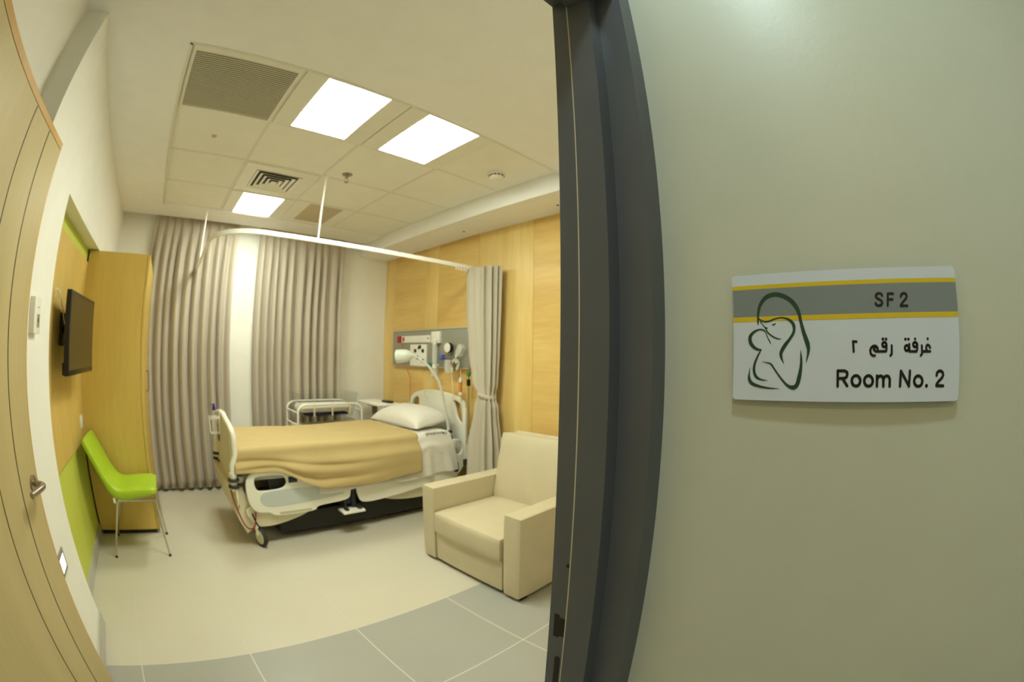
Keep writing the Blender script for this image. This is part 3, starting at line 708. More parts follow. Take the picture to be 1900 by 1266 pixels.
for p0, p1 in (((-.478, 2.963, .402), (-.593, 2.946, .012)), ((-.172, 2.963, .412), (-.149, 2.944, .012)), ((-.172, 3.307, .412), (-.152, 3.342, .012)), ((-.478, 3.307, .402), (-.599, 3.342, .012))):
    bm = nb(); tube(bm, [p0, p1], [.010, .0065], 10); lg = obj('leg', bm, CHROME, t)
    bm = nb(); lathe(bm, [(0, 0), (.010, 0), (.010, .012), (.008, .018), (0, .018)], (p1[0], p1[1], 0), 'z', 14); obj('rubber_foot', bm, RUBBER, lg)

# ================================================================ ARMCHAIR
t = thing('armchair', 'boxy beige vinyl armchair on the grey and cream floor in front of the bay curtain', 'armchair', (2.05, 1.86, 0))
def rbox(name, x0, x1, y0, y1, z0, z1, r=.02, m=VINYL, par=t, puff=0.0, seg=4):
    bm = nb(); box(bm, x0, x1, y0, y1, z0, z1)
    bmesh.ops.subdivide_edges(bm, edges=bm.edges, cuts=7, use_grid_fill=True)
    cx, cy, cz = (x0 + x1) / 2, (y0 + y1) / 2, (z0 + z1) / 2; hx_, hy_, hz_ = (x1 - x0) / 2, (y1 - y0) / 2, (z1 - z0) / 2
    for v in bm.verts:
        # rounded box: clamp to the inner core, push out by r, with a slight puff
        p = v.co - Vector((cx, cy, cz)); q = Vector((max(-hx_ + r, min(hx_ - r, p.x)), max(-hy_ + r, min(hy_ - r, p.y)), max(-hz_ + r, min(hz_ - r, p.z))))
        dd = p - q
        if dd.length > 1e-7: p = q + dd.normalized() * r
        ux, uy, uz = p.x / hx_, p.y / hy_, p.z / hz_
        p.z += puff * (1 - ux * ux) * (1 - uy * uy) * (1 if uz > 0 else -.2) * abs(uz)
        p.x += -puff * .5 * (1 - uy * uy) * (1 - uz * uz) * (1 if ux < -.9 else 0)
        v.co = Vector((cx, cy, cz)) + p
    return obj(name, bm, m, par)
rbox('arm', 1.60, 2.52, 1.415, 1.545, .02, .545, .016)
rbox('arm', 1.60, 2.52, 2.170, 2.300, .02, .545, .016)
rbox('seat_cushion', 1.588, 2.20, 1.556, 2.166, .225, .388, .026, puff=.022)
rbox('front_panel', 1.612, 2.40, 1.558, 2.168, .025, .25, .008)
# reclined back cushion
bm = nb(); box(bm, 0, .16, 1.556, 2.172, 0, .50); bmesh.ops.subdivide_edges(bm, edges=bm.edges, cuts=9, use_grid_fill=True)
for v in bm.verts:
    p = v.co - Vector((.08, 1.864, .25)); h = Vector((.08, .308, .25)); r = .03
    q = Vector([max(-h[i] + r, min(h[i] - r, p[i])) for i in range(3)]); dd = p - q
    if dd.length > 1e-7: p = q + dd.normalized() * r
    if p.x < 0: p.x -= .012 * (1 - (p.y / h.y) ** 2) * (1 - (p.z / h.z) ** 2)
    v.co = Vector((.08, 1.864, .25)) + p
bmesh.ops.rotate(bm, verts=bm.verts, cent=(0, 0, 0), matrix=Matrix.Rotation(math.radians(11), 3, 'Y')); bmesh.ops.translate(bm, verts=bm.verts, vec=(2.125, 0, .37))
obj('back_cushion', bm, VINYL, t)
bm = nb(); prism(bm, [(2.30, .03), (2.52, .03), (2.50, .80), (2.40, .845), (2.34, .80)], 1, 1.552, 2.176, .01); obj('back_frame', bm, VINYL, t)
bm = nb()
for (x, y) in ((1.66, 1.45), (1.66, 2.26), (2.46, 1.45), (2.46, 2.26)): box(bm, x - .03, x + .03, y - .02, y + .02, 0, .022)
box(bm, 1.63, 2.50, 1.43, 2.285, .010, .026)
obj('base', bm, DARK, t, smooth=False)

# ================================================================ HELPERS FOR PLATES AND TEXT
def mesh_from_curve(cu):
    o = bpy.data.objects.new('tmp', cu); COL.objects.link(o)
    dg = bpy.context.evaluated_depsgraph_get(); dg.update()
    me = bpy.data.meshes.new_from_object(o.evaluated_get(dg))
    bpy.data.objects.remove(o); bpy.data.curves.remove(cu)
    return me
FROST = bpy.data.materials.new('frosted_plastic'); FROST.use_nodes = True
_nt = FROST.node_tree; _pb = _nt.nodes['Principled BSDF']; _pb.inputs['Base Color'].default_value = (.86, .86, .80, 1); _pb.inputs['Roughness'].default_value = .25
_tr = _nt.nodes.new('ShaderNodeBsdfTransparent'); _mx = _nt.nodes.new('ShaderNodeMixShader'); _mx.inputs[0].default_value = .42
_nt.links.new(_tr.outputs[0], _mx.inputs[1]); _nt.links.new(_pb.outputs[0], _mx.inputs[2]); _nt.links.new(_mx.outputs[0], _nt.nodes['Material Output'].inputs[0])
def plate(bm, outlines, depth, bevel, mtx):
    """flat plate from closed 2D outlines (first outer, others holes), extruded +-depth/2, placed by a matrix"""
    cu = bpy.data.curves.new('tmp', 'CURVE'); cu.dimensions = '2D'; cu.fill_mode = 'BOTH'
    cu.extrude = max(depth / 2 - bevel, 0.0001); cu.bevel_depth = bevel; cu.bevel_resolution = 2; cu.offset = -bevel
    for ol in outlines:
        s = cu.splines.new('POLY'); s.points.add(len(ol) - 1); s.use_cyclic_u = True
        for i, p in enumerate(ol): s.points[i].co = (p[0], p[1], 0, 1)
    me = mesh_from_curve(cu); me.transform(mtx); bm.from_mesh(me); bpy.data.meshes.remove(me)
    return bm
def soft(ol, n=4):
    return [(p.x, p.y) for p in smooth_path([(a, b_, 0) for a, b_ in ol], n, True)]
M_XZ = lambda y: Matrix(((1, 0, 0, 0), (0, 0, -1, y), (0, 1, 0, 0), (0, 0, 0, 1)))    # 2D (x,z) plate at given y
M_YZ = lambda x: Matrix(((0, 0, 1, x), (1, 0, 0, 0), (0, 1, 0, 0), (0, 0, 0, 1)))    # 2D (y,z) plate at given x
def text_mesh(bm, txt, size, mtx, extrude=.0004):
    cu = bpy.data.curves.new('tmp', 'FONT'); cu.body = txt; cu.size = size; cu.extrude = extrude
    me = mesh_from_curve(cu); me.transform(mtx); bm.from_mesh(me); bpy.data.meshes.remove(me)
    return bm
def sstep(a, b_, x):
    t_ = max(0, min(1, (x - a) / (b_ - a))); return t_ * t_ * (3 - 2 * t_)

# ================================================================ HOSPITAL BED
bed = thing('hospital_bed', 'white hospital bed on castors with moulded side rails, head against the timber wall', 'hospital bed', (1.45, 3.375, 0))
BN, BF = 2.95, 3.80
BC = (BN + BF) / 2
# footboard
pp = [(.447, BN, .56), (.448, BN, .60), (.449, BN, .63), (.474, BN, .69), (.476, BN, .77), (.474, BN + .004, .825), (.468, BN + .035, .866), (.461, BN + .15, .896), (.457, BC, .928)]
pp = pp + [(a, 2 * BC - b_, c) for a, b_, c in pp[-2::-1]]
fb = None
bm = nb(); plate(bm, [soft([(BN + .02, .30), (BN + .01, .60), (BN + .01, .79), (BN + .05, .850), (BN + .2, .882), (BC, .912), (BF - .2, .882), (BF - .05, .850), (BF - .01, .80), (BF - .01, .60), (BF - .02, .30)])], .022, .004, M_YZ(.457))
fb = obj('footboard', bm, CREAM, bed)
bm = nb(); tube(bm, smooth_path(pp, 5), .021, 14); obj('handle_rail', bm, mat('bed_white', (236, 234, 220), .3), fb)
BEDW = MATS['bed_white']
for yy in (BN, BF):
    bm = nb(); lathe(bm, [(0, .57), (.030, .575), (.030, .55), (.026, .54), (.026, .46), (.018, .44), (0, .44)], (.447, yy, 0), 'z', 20); obj('post_socket', bm, BEDW, fb)
    for zz in (.525, .480):
        bm = nb(); tube(bm, [(.447 + .032 * math.cos(2 * PI * k / 24), yy + .032 * math.sin(2 * PI * k / 24), zz) for k in range(24)], .0125, 10, True)
        obj('bumper_ring', bm, RUBBER, fb)['label'] = 'dark rubber bumper ring'
for (yy, zz) in ((3.62, .56), (3.62, .50)):
    bm = nb(); lathe(bm, [(0, 0), (.012, 0), (.010, -.012), (0, -.012)], (.440, yy, zz), 'x', 14); obj('knob', bm, RUBBER, fb)
bm = nb(); plate(bm, [[(3.48, .82), (3.64, .82), (3.60, .68), (3.52, .68)]], .003, .0005, M_YZ(.439)); obj('grey_decal', bm, mat('decal_grey', (110, 110, 108), .4), fb, smooth=False)
# end cover under the footboard
bm = nb(); prism(bm, [(.405, .46), (.515, .46), (.56, .34), (.60, .16), (.50, .10), (.46, .20), (.42, .34)], 1, BN + .03, BF - .03, .01)
obj('end_cover', bm, CREAM, bed)
# headboard
def yz(o): return soft([(a * 1.024, 1.395 - (1.395 - b) * 1.024) for a, b in o], 4)
bm = nb(); plate(bm, [yz([(2.885, .45), (2.88, .70), (2.882, .92), (2.92, 1.01), (3.05, 1.045), (3.25, 1.068), (3.45, 1.065), (3.64, 1.03), (3.73, .98), (3.762, .90), (3.768, .70), (3.765, .45)]),
    yz([(2.925, .80), (2.925, .92), (2.95, .975), (3.04, .995), (3.02, .93), (2.985, .84)]), yz([(3.60, .90), (3.60, .98), (3.66, .97), (3.705, .93), (3.71, .88), (3.66, .88)])], .028, .006, M_YZ(2.56))
obj('headboard', bm, BEDW, bed)
for y0, z1 in ((2.925, .93), (3.84, .90)):
    bm = nb(); box(bm, 2.53, 2.555, y0, y0 + .022, .40, z1, .006); obj('headboard_post', bm, BEDW, bed)
bm = nb(); box(bm, 2.43, 2.55, 3.05, 3.70, .48, .54, .006); obj('head_bracket', bm, ALU, bed)
# side rails
def rail(name, outer, holes, y, inset, strip):
    bm = nb(); plate(bm, [soft(outer)] + [soft(h) for h in holes], .026, .006, M_XZ(y)); r = obj(name, bm, BEDW, bed)
    s = -1 if y < BC else 1
    if inset:
        bm = nb(); plate(bm, [soft(inset, 3)], .003, .0006, M_XZ(y + s * .0135)); obj('pale_inset', bm, mat('inset_blue_grey', (196, 204, 200), .35), r, smooth=False)
    if strip:
        bm = nb(); plate(bm, [rounded_poly(*strip, .008)], .003, .0006, M_XZ(y + s * .0135)); obj('label_strip', bm, mat('strip_khaki', (198, 194, 160), .4), r, smooth=False)
    return r
footp = [(.532, .42), (.54, .52), (.60, .572), (.70, .585), (.80, .578), (.88, .545), (.98, .505), (1.25, .475), (1.36, .44), (1.37, .33), (1.32, .285), (1.10, .268), (1.04, .236), (.76, .232), (.69, .262), (.60, .275), (.55, .33)]
headp = [(1.43, .42), (1.435, .30), (1.50, .238), (1.80, .25), (2.05, .275), (2.12, .262), (2.36, .285), (2.46, .33), (2.53, .42), (2.54, .54), (2.50, .63), (2.43, .66), (2.34, .64), (2.1, .60), (1.7, .50), (1.50, .47)]
fh = [(.61, .45), (.60, .50), (.63, .535), (.80, .535), (.845, .505), (.84, .46), (.79, .435), (.65, .43)]
hh = [(2.465 + .040 * math.cos(k * PI / 6), .575 + .062 * math.sin(k * PI / 6)) for k in range(12)]
ins = [(.63, .37), (.66, .415), (.80, .43), (1.05, .425), (1.28, .40), (1.31, .36), (1.28, .335), (1.0, .315), (.72, .31), (.65, .33)]
r1 = rail('side_rail', footp, [fh], 2.948, ins, (.90, .253, .26, .018))
bm = nb(); box(bm, .865, .935, 2.930, 2.936, .475, .520, .002); obj('button_pad', bm, mat('navy', (26, 30, 66), .4), r1)
r2 = rail('side_rail', headp, [hh], 2.948, None, (2.24, .30, .2, .016))
bm = nb(); prism(bm, rounded_poly(2.43, .40, .05, .09, .015), 1, 2.930, 2.936); obj('latch', bm, RUBBER, r2, smooth=False)
rail('side_rail', footp, [fh], BF + .002, None, None)
rail('side_rail', headp, [hh], BF + .002, None, None)
# deck, base, covers
bm = nb(); box(bm, .50, 2.44, BN + .03, BF - .03, .50, .548, .008); box(bm, .455, .52, BN, BN + .10, .50, .545, .004); box(bm, .455, .52, BF - .1, BF, .50, .545, .004); obj('deck', bm, ALU, bed)
bm = nb(); box(bm, .78, 2.44, 3.02, 3.73, .05, .215, .02); box(bm, .9, 1.05, 3.2, 3.55, .23, .50, .01); box(bm, 1.9, 2.05, 3.2, 3.55, .23, .50, .01); box(bm, .72, 1.0, 2.99, 3.03, .38, .50); obj('base_frame_and_shade', bm, mat('base_shade_dark', (36, 33, 28), .6), bed)  # base frame enlarged to a dark slab that stands in for under-bed shade
for y0, y1 in ((BN + .01, BN + .035), (BF - .035, BF - .01)):
    bm = nb(); plate(bm, [soft([(.55, .32), (.56, .18), (.66, .15), (.82, .168), (1.0, .22), (1.10, .30)])], .024, .005, M_XZ((y0 + y1) / 2)); obj('base_cover', bm, CREAM, bed)
    bm = nb(); plate(bm, [soft([(1.60, .31), (1.68, .235), (1.90, .19), (2.2, .18), (2.42, .20), (2.46, .31)])], .024, .005, M_XZ((y0 + y1) / 2)); obj('base_cover', bm, CREAM, bed)
bm = nb(); box(bm, 1.27, 1.46, 2.87, 2.99, .185, .205, .006); pd = obj('brake_pedal', bm, BEDW, bed)
bm = nb(); box(bm, 1.315, 1.335, 2.95, 3.10, .20, .40, .004); box(bm, 1.385, 1.42, 2.95, 3.10, .20, .40, .004); box(bm, 1.30, 1.33, 2.89, 2.95, .203, .225, .008); box(bm, 1.41, 1.445, 2.89, 2.95, .203, .225, .008); obj('pedal_arm', bm, RUBBER, pd)
bm = nb(); box(bm, 1.34, 1.385, 2.96, 3.1, .24, .38, .004); obj('blue_actuator', bm, MATS['navy'], bed)
# castors
for (cx, cy, an) in ((.60, BN + .01, 19), (.60, BF - .01, 20), (2.36, BN + .04, 10), (2.36, BF - .02, -8)):
    rm = Matrix.Translation((cx, cy, 0)) @ Matrix.Rotation(math.radians(an), 4, 'Z')
    bm = nb(); lathe(bm, [(.050, -.014), (.070, -.016), (.0755, -.008), (.0755, .008), (.070, .016), (.050, .014)], (0, 0, .0755), 'x', 32)
    bmesh.ops.transform(bm, matrix=rm, verts=bm.verts); tyre = obj('castor', bm, RUBBER, bed)
    bm = nb(); lathe(bm, [(0, -.022), (.052, -.020), (.056, -.012), (.056, .012), (.052, .020), (0, .022)], (0, 0, .0755), 'x', 28); bmesh.ops.transform(bm, matrix=rm, verts=bm.verts); obj('wheel_hub', bm, CREAM, tyre)
    bm = nb(); tube(bm, [(-.012, .01, .09), (-.014, .02, .14), (0, .02, .19)], .018, 12); tube(bm, [(0, .02, .15), (0, .02, .26)], .015, 12); bmesh.ops.transform(bm, matrix=rm, verts=bm.verts); obj('castor_fork', bm, BEDW, tyre)
bm = nb(); tube(bm, smooth_path([(.420, 2.955, .455), (.425, 2.93, .40), (.448, 2.92, .30), (.475, 2.915, .215), (.51, 2.915, .168), (.548, 2.92, .172), (.572, 2.93, .22), (.588, 2.96, .275)], 6), .005, 8); obj('cable', bm, mat('red_cable', (150, 24, 18), .4), bed)['label'] = 'red cable looping at the foot end'
bm = nb(); tube(bm, smooth_path([(.555, 2.94, .27), (.575, 2.93, .20), (.60, 2.95, .15)], 5), .006, 8); obj('cable', bm, BLACK, bed)['label'] = 'black cable by the foot castor'
# drip pole plugged into the bed head
PX, PY = 2.50, 2.85
bm = nb(); tube(bm, [(PX, PY, .36), (PX, PY, 1.225)], .0085, 12); tube(bm, [(PX, PY, 1.2), (PX, PY, 1.30)], .006, 10); dp = obj('drip_pole', bm, mat('pole_steel', (190, 178, 140), .3, metal=.8), bed)
bm = nb(); box(bm, PX - .02, PX + .02, PY - .01, PY + .05, .42, .47, .004); obj('pole_clamp', bm, RUBBER, dp)
bm = nb(); lathe(bm, [(0, 0), (.013, 0), (.018, .012), (.018, .03), (.012, .04), (0, .04)], (PX, PY, 1.222), 'z', 16); obj('green_knob', bm, mat('green_knob', (46, 130, 40), .35), dp)
bm = nb(); lathe(bm, [(0, 0), (.017, 0), (.017, .055), (0, .055)], (PX, PY, 1.14), 'z', 16); obj('black_grip', bm, BLACK, dp)
bm = nb()
tube(bm, smooth_path([(PX, PY, 1.30), (PX, PY - .06, 1.295), (PX, PY - .12, 1.292), (PX, PY - .145, 1.275), (PX, PY - .15, 1.25), (PX, PY - .135, 1.245)], 5), .004, 8)
tube(bm, smooth_path([(PX, PY, 1.30), (PX, PY + .06, 1.296), (PX, PY + .10, 1.290), (PX, PY + .115, 1.27)], 5), .004, 8)
obj('hook', bm, CHROME, dp)

# mattress
mt = tag(None or obj('mattress', (lambda bm: (box(bm, .478, 2.44, BN + .02, BF - .02, .55, .708, .035, 4), bm)[1])(nb()), mat('mattress_cover', (90, 92, 92), .5)), 'dark covered mattress mostly hidden under the tan blanket and white sheet', 'mattress')

# cloth over the mattress
def drape(bm, xs, endfold, topz, ynear, zbn, zbf, fold, nf=8, nc=6, ntp=26, nn=22):
    rows = []
    for (x, dz) in xs:
        row = []
        zt = topz(x) + dz
        zn = min(zbn(x), zt - .06)
        yn = ynear
        for k in range(nf): row.append((BF + .008, zbf + (zt - .05 - zbf) * k / nf))
        for k in range(nc):
            a_ = PI / 2 * k / nc; row.append((BF - .042 + .05 * math.cos(a_), zt - .05 + .05 * math.sin(a_)))
        for k in range(ntp): row.append((BF - .042 + (yn + .042 - BF + .042) * k / ntp, zt))
        for k in range(nc):
            a_ = PI / 2 * k / nc; row.append((yn + .042 - .042 * math.sin(a_), zt - .042 + .042 * math.cos(a_)))
        for k in range(nn + 1): row.append((yn, zt - .042 + (zn - zt + .042) * k / nn))
        rows.append([bm.verts.new(fold(x, y, z, zt, zn)) for y, z in row])
    for i in range(len(rows) - 1):
        for j in range(len(rows[0]) - 1): bm.faces.new((rows[i][j], rows[i][j + 1], rows[i + 1][j + 1], rows[i + 1][j]))
def blanket_fold(x, y, z, zt, zn):
    s = sstep(zt - .03, zt - .14, z) * (1 if y < BC else 0)           # only on the near hang
    wide = sstep(.72, 1.02, x)
    low = sstep(.72, .60, z)
    dy = -.012 * s - .036 * wide * low * s
    # sweeping creases that run down from the foot corner to the middle of the bed
    c1 = .655 - .075 * sstep(.6, 1.3, x) + .02 * sstep(1.4, 2.0, x)
    c2 = .60 - .125 * sstep(.75, 1.15, x) + .03 * sstep(1.3, 2.0, x)
    fade = 1 - .93 * sstep(1.05, 1.75, x)
    for c, a_, w_ in ((c1, .016, .016), (c2, .014, .015)):
        dy += s * a_ * fade * math.exp(-((z - c) / w_) ** 2) - s * a_ * .9 * fade * math.exp(-((z - c + .045) / .028) ** 2)
    dy += .008 * s * math.sin(x * 13 + z * 9) * fade
    n_ = noise.noise(Vector((x * 3, y * 4, z * 4))) * .006
    top = (1 - s) * (.004 * math.sin(x * 5 + y * 3) + .006 * noise.noise(Vector((x * 4, y * 4, 1))) + .006 * math.exp(-((y - BC) / .3) ** 2))
    ridge = (1 - s) * .006 * math.exp(-((y - 3.30 + .12 * (x - 1.4)) / .02) ** 2) * math.exp(-((x - 1.45) / .18) ** 2)
    curl = .012 * s * sstep(.68, .5, x) * math.sin(z * 60)
    return (x + (.006 * noise.noise(Vector((x * 9, y * 6, z * 6)))), y + dy + n_ * s + curl, z + top + ridge)
xs = [(.470, -.165), (.463, -.12), (.462, -.07), (.468, -.03), (.485, -.010), (.51, -.002)] + [(.54 + (2.03 - .54) * k / 60, 0) for k in range(61)]
def zb_bl(x): return .575 - .172 * sstep(.74, 1.18, x) + .018 * sstep(1.4, 2.05, x) + .008 * math.sin(x * 7)
bm = nb(); drape(bm, xs, True, lambda x: .746 + .004 * sstep(1.2, 2.0, x), BN - .010, zb_bl, .50, blanket_fold)
tag(obj('blanket', bm, BLANK, solid=.007, subsurf=1), 'tan blanket spread over the hospital bed and hanging over its rail', 'blanket')
def sheet_fold(x, y, z, zt, zn):
    s = sstep(zt - .03, zt - .12, z) * (1 if y < BC else 0)
    h = sstep(1.95, 2.1, x)
    under = 1 - sstep(1.96, 2.05, x)
    dy = -.010 * s + .012 * under * s * sstep(.39, .46, z) - .012 * under * s * sstep(.42, .37, z) + h * s * (.011 * math.sin(x * 34 + z * 5) + .006 * math.sin(x * 71 + 1.3 + z * 8)) * sstep(zt - .05, zn, z) - .012 * s * h
    # arched crease near the blanket
    rr = math.hypot((x - 2.13) / .10, (z - .56) / .09)
    dy -= s * .010 * math.exp(-((rr - 1) / .22) ** 2) * (1 if z > .56 else .3)
    n_ = .004 * noise.noise(Vector((x * 8, y * 8, z * 8)))
    dz = .010 * math.sin(x * 21) * s * h * sstep(.6, .4, z)
    dx = .065 * s * sstep(2.1, 2.375, x) * sstep(.72, .38, z)
    return (x + dx, y + dy + n_, z + n_ * .7 * (1 - s) + dz * .3)
xs = [(1.10 + (2.375 - 1.10) * k / 90, 0) for k in range(91)]
bm = nb(); drape(bm, xs, False, lambda x: .716 + .020 * sstep(1.96, 2.06, x), BN - .004 - .012, lambda x: .372 + .012 * math.sin(x * 9), .52, sheet_fold)
sheet = tag(obj('bed_sheet', bm, LINEN, solid=.003, subsurf=1), 'white printed sheet folded over the head end of the hospital bed', 'bed sheet')
bm = nb(); text_mesh(bm, 'Hospital', .050, Matrix.Translation((2.33, 0, 0)) @ Matrix.Rotation(PI, 4, 'Z') @ Matrix.Scale(1.35, 4, (1, 0, 0)))
prism(bm, [(2.345, 0), (2.352, -.014), (2.368, -.010), (2.356, -.026), (2.388, -.034), (2.395, -.004)], 2, -.0004, .0004)
for v in bm.verts:                                                  # wrap the print over the shoulder of the mattress
    ph = .42 - v.co.y / .050; rr_ = .0515 + v.co.z
    v.co = Vector((v.co.x, 2.934 + .042 - rr_ * math.sin(ph) - .001, .736 - .0405 + rr_ * math.cos(ph)))
obj('printed_text', bm, INK, sheet, smooth=False)

# pillow
bm = nb()
def pil(u, v, s):
    a_, b_ = 2 * u - 1, 2 * v - 1
    x = a_ * (.195 + .018 * b_ * b_ * abs(a_)) ; y = b_ * (.365 + .03 * a_ * a_ * abs(b_))
    t_ = max(0, (1 - abs(a_) ** 2.6)) ** .5 * max(0, (1 - abs(b_) ** 2.8)) ** .5
    z = s * (.142 if s > 0 else .042) * t_ + .006 * noise.noise(Vector((a_ * 2, b_ * 3, s))) * t_ * 2
    return (x, y, z)
N = 28
for s in (1, -1):
    gridsurf(bm, N, N, lambda u, v, s=s: pil(u, v, s))
bmesh.ops.remove_doubles(bm, verts=bm.verts, dist=.0008)
bmesh.ops.transform(bm, matrix=Matrix.Translation((2.262, 3.432, .790)) @ Matrix.Rotation(math.radians(-7), 4, 'Y') @ Matrix.Rotation(math.radians(3), 4, 'Z'), verts=bm.verts)
tag(obj('pillow', bm, LINEN, subsurf=1), 'plump white pillow lying at the head of the hospital bed', 'pillow')

# reading lamp
t = thing('reading_lamp', 'white gooseneck reading lamp clamped to the bed head and arching over the pillow', 'lamp', (2.38, 2.985, .55))
bm = nb(); box(bm, 2.36, 2.41, 2.955, 3.005, .60, .66, .006); lathe(bm, [(0, 0), (.013, 0), (.013, .09), (0, .09)], (2.385, 2.98, .64), 'z', 16); obj('clamp', bm, ALU, t)
bm = nb(); P = smooth_path([(2.385, 2.98, .70), (2.375, 2.98, .80), (2.344, 2.98, .928), (2.315, 2.985, 1.06), (2.29, 3.0, 1.166), (2.239, 3.05, 1.278), (2.21, 3.09, 1.326), (2.156, 3.14, 1.377), (2.125, 3.18, 1.396)], 5); tube(bm, P, [.0145 - .006 * i / (len(P) - 1) for i in range(len(P))], 12); obj('gooseneck', bm, mat('lamp_grey', (206, 208, 200), .35), t)
ax = Vector((-.135, .165, -.02)).normalized()
rot = Vector((0, 0, 1)).rotation_difference(ax).to_matrix().to_4x4()
bm = nb(); lathe(bm, [(.011, -.01), (.020, .004), (.040, .02), (.054, .05), (.060, .09), (.061, .145), (.057, .145), (.055, .09), (.048, .05), (.02, .02)], (0, 0, 0), 'z', 28)
bmesh.ops.transform(bm, matrix=Matrix.Translation((2.125, 3.18, 1.397)) @ rot, verts=bm.verts); obj('lamp_shade', bm, mat('lamp_head', (220, 226, 214), .3), t)

# sanitiser bottle in a wire basket at the footboard
t = thing('sanitiser_bottle', 'clear bottle with a blue pump cap in the wire basket at the footboard', 'bottle', (.387, 3.33, .79))
GLASS = bpy.data.materials.new('clear_acrylic'); GLASS.use_nodes = True
_nt = GLASS.node_tree; _nt.nodes.remove(_nt.nodes['Principled BSDF'])
_tr = _nt.nodes.new('ShaderNodeBsdfTransparent'); _tr.inputs[0].default_value = (.975, .985, .98, 1)
_gl = _nt.nodes.new('ShaderNodeBsdfGlossy'); _gl.inputs['Roughness'].default_value = .06
_lw = _nt.nodes.new('ShaderNodeMath'); _lw.operation = 'MULTIPLY'; _lw.inputs[1].default_value = .18
_fr = _nt.nodes.new('ShaderNodeLayerWeight'); _fr.inputs['Blend'].default_value = .2
_nt.links.new(_fr.outputs['Fresnel'], _lw.inputs[0])
_mx = _nt.nodes.new('ShaderNodeMixShader')
_nt.links.new(_lw.outputs[0], _mx.inputs[0]); _nt.links.new(_tr.outputs[0], _mx.inputs[1]); _nt.links.new(_gl.outputs[0], _mx.inputs[2])
_nt.links.new(_mx.outputs[0], _nt.nodes['Material Output'].inputs[0])
bm = nb(); lathe(bm, [(0, .795), (.026, .795), (.028, .81), (.028, .90), (.020, .93), (.011, .942), (.011, .955), (0, .955)], (.387, 3.33, 0), 'z', 24); obj('bottle_body', bm, GLASS, t)
bm = nb(); lathe(bm, [(0, .955), (.014, .955), (.013, .975), (.009, .985), (.008, 1.003), (0, 1.005)], (.387, 3.33, 0), 'z', 20); tube(bm, [(.387, 3.33, .998), (.36, 3.325, .993)], .004, 8); obj('pump_cap', bm, mat('blue_cap', (40, 36, 128), .35), t)
t = thing('wire_basket', 'small white wire basket hooked on the footboard of the bed', 'basket', (.387, 3.33, .78))
bm = nb()
for z, h in ((.905, .042), (.895, .042), (.785, .036)): tube(bm, [(.387 - h, 3.33 - h, z), (.387 + h, 3.33 - h, z), (.387 + h, 3.33 + h, z), (.387 - h, 3.33 + h, z)], .0028, 6, True)
for k in range(12):
    a_ = [(-1, -1), (-.33, -1), (.33, -1), (1, -1), (1, -.33), (1, .33), (1, 1), (.33, 1), (-.33, 1), (-1, 1), (-1, .33), (-1, -.33)][k]
    tube(bm, [(.387 + .036 * a_[0], 3.33 + .036 * a_[1], .785), (.387 + .042 * a_[0], 3.33 + .042 * a_[1], .905)], .0018, 6)
for k in (-.5, 0, .5): tube(bm, [(.387 - .036, 3.33 + k * .06, .785), (.387 + .036, 3.33 + k * .06, .785)], .0018, 6)
for yk in (-.02, .02): tube(bm, smooth_path([(.43, 3.33 + yk, .89), (.435, 3.33 + yk, .935), (.456, 3.33 + yk, .947), (.482, 3.33 + yk, .935), (.484, 3.33 + yk, .90)], 4), .0025, 6)
obj('wire_frame', bm, PLASTIC, t)

# ================================================================ BASSINET
t = thing('bassinet', 'clear acrylic baby bassinet on a white tube trolley between the bed and the curtains', 'bassinet', (1.68, 4.2, 0))
BX0, BX1, BY0, BY1 = 1.325, 2.04, 4.0, 4.37
for y in (BY0, BY1):
    bm = nb(); tube(bm, smooth_path([(BX0, y, .08), (BX0, y, .45), (BX0, y, .80), (BX0 + .015, y, .86), (BX0 + .065, y, .892), (BX0 + .15, y, .896), (1.68, y, .897), (BX1 - .15, y, .896), (BX1 - .065, y, .890), (BX1 - .015, y, .855), (BX1, y, .79), (BX1, y, .45), (BX1, y, .08)], 5), .0115, 10)
    obj('side_tube', bm, PLASTIC, t)
for x in (BX0, BX1):
    for z in (.20, .70, .82):
        bm = nb(); tube(bm, [(x, BY0, z), (x, BY1, z)], .009, 8); obj('cross_tube', bm, PLASTIC, t)
for z in (.655, .19):
    bm = nb(); box(bm, BX0, BX1, BY0 + .01, BY1 - .01, z, z + .017, .003); obj('shelf', bm, CREAM, t)
# tub
def open_tub(bm, x0, x1, y0, y1, z0, z1, th, fl):
    ol = [(x0, y0), (x1, y0), (x1, y1), (x0, y1)]
    A = [(x0 + .05, y0 + .04), (x1 - .05, y0 + .04), (x1 - .05, y1 - .04), (x0 + .05, y1 - .04)]
    lo = [bm.verts.new((a_, b_, z0)) for a_, b_ in A]; hi = [bm.verts.new((a_, b_, z1)) for a_, b_ in ol]
    fl_ = [bm.verts.new((a_ + (fl if a_ > (x0 + x1) / 2 else -fl), b_ + (fl if b_ > (y0 + y1) / 2 else -fl), z1)) for a_, b_ in ol]
    bm.faces.new(lo[::-1])
    for i in range(4):
        j = (i + 1) % 4
        bm.faces.new((lo[i], lo[j], hi[j], hi[i])); bm.faces.new((hi[i], hi[j], fl_[j], fl_[i]))
bm = nb(); open_tub(bm, BX0 + .03, BX1 - .03, BY0 + .02, BY1 - .02, .765, 1.0, .004, .012); obj('clear_tub', bm, GLASS, t, smooth=False, solid=.004)
for y in (BY0, BY1):
    for x in (1.50, 1.70, 1.90):
        bm = nb(); box(bm, x - .008, x + .008, y - .014 if y < 4.2 else y, y if y < 4.2 else y + .014, .78, .905, .002); obj('bracket', bm, CREAM, t)
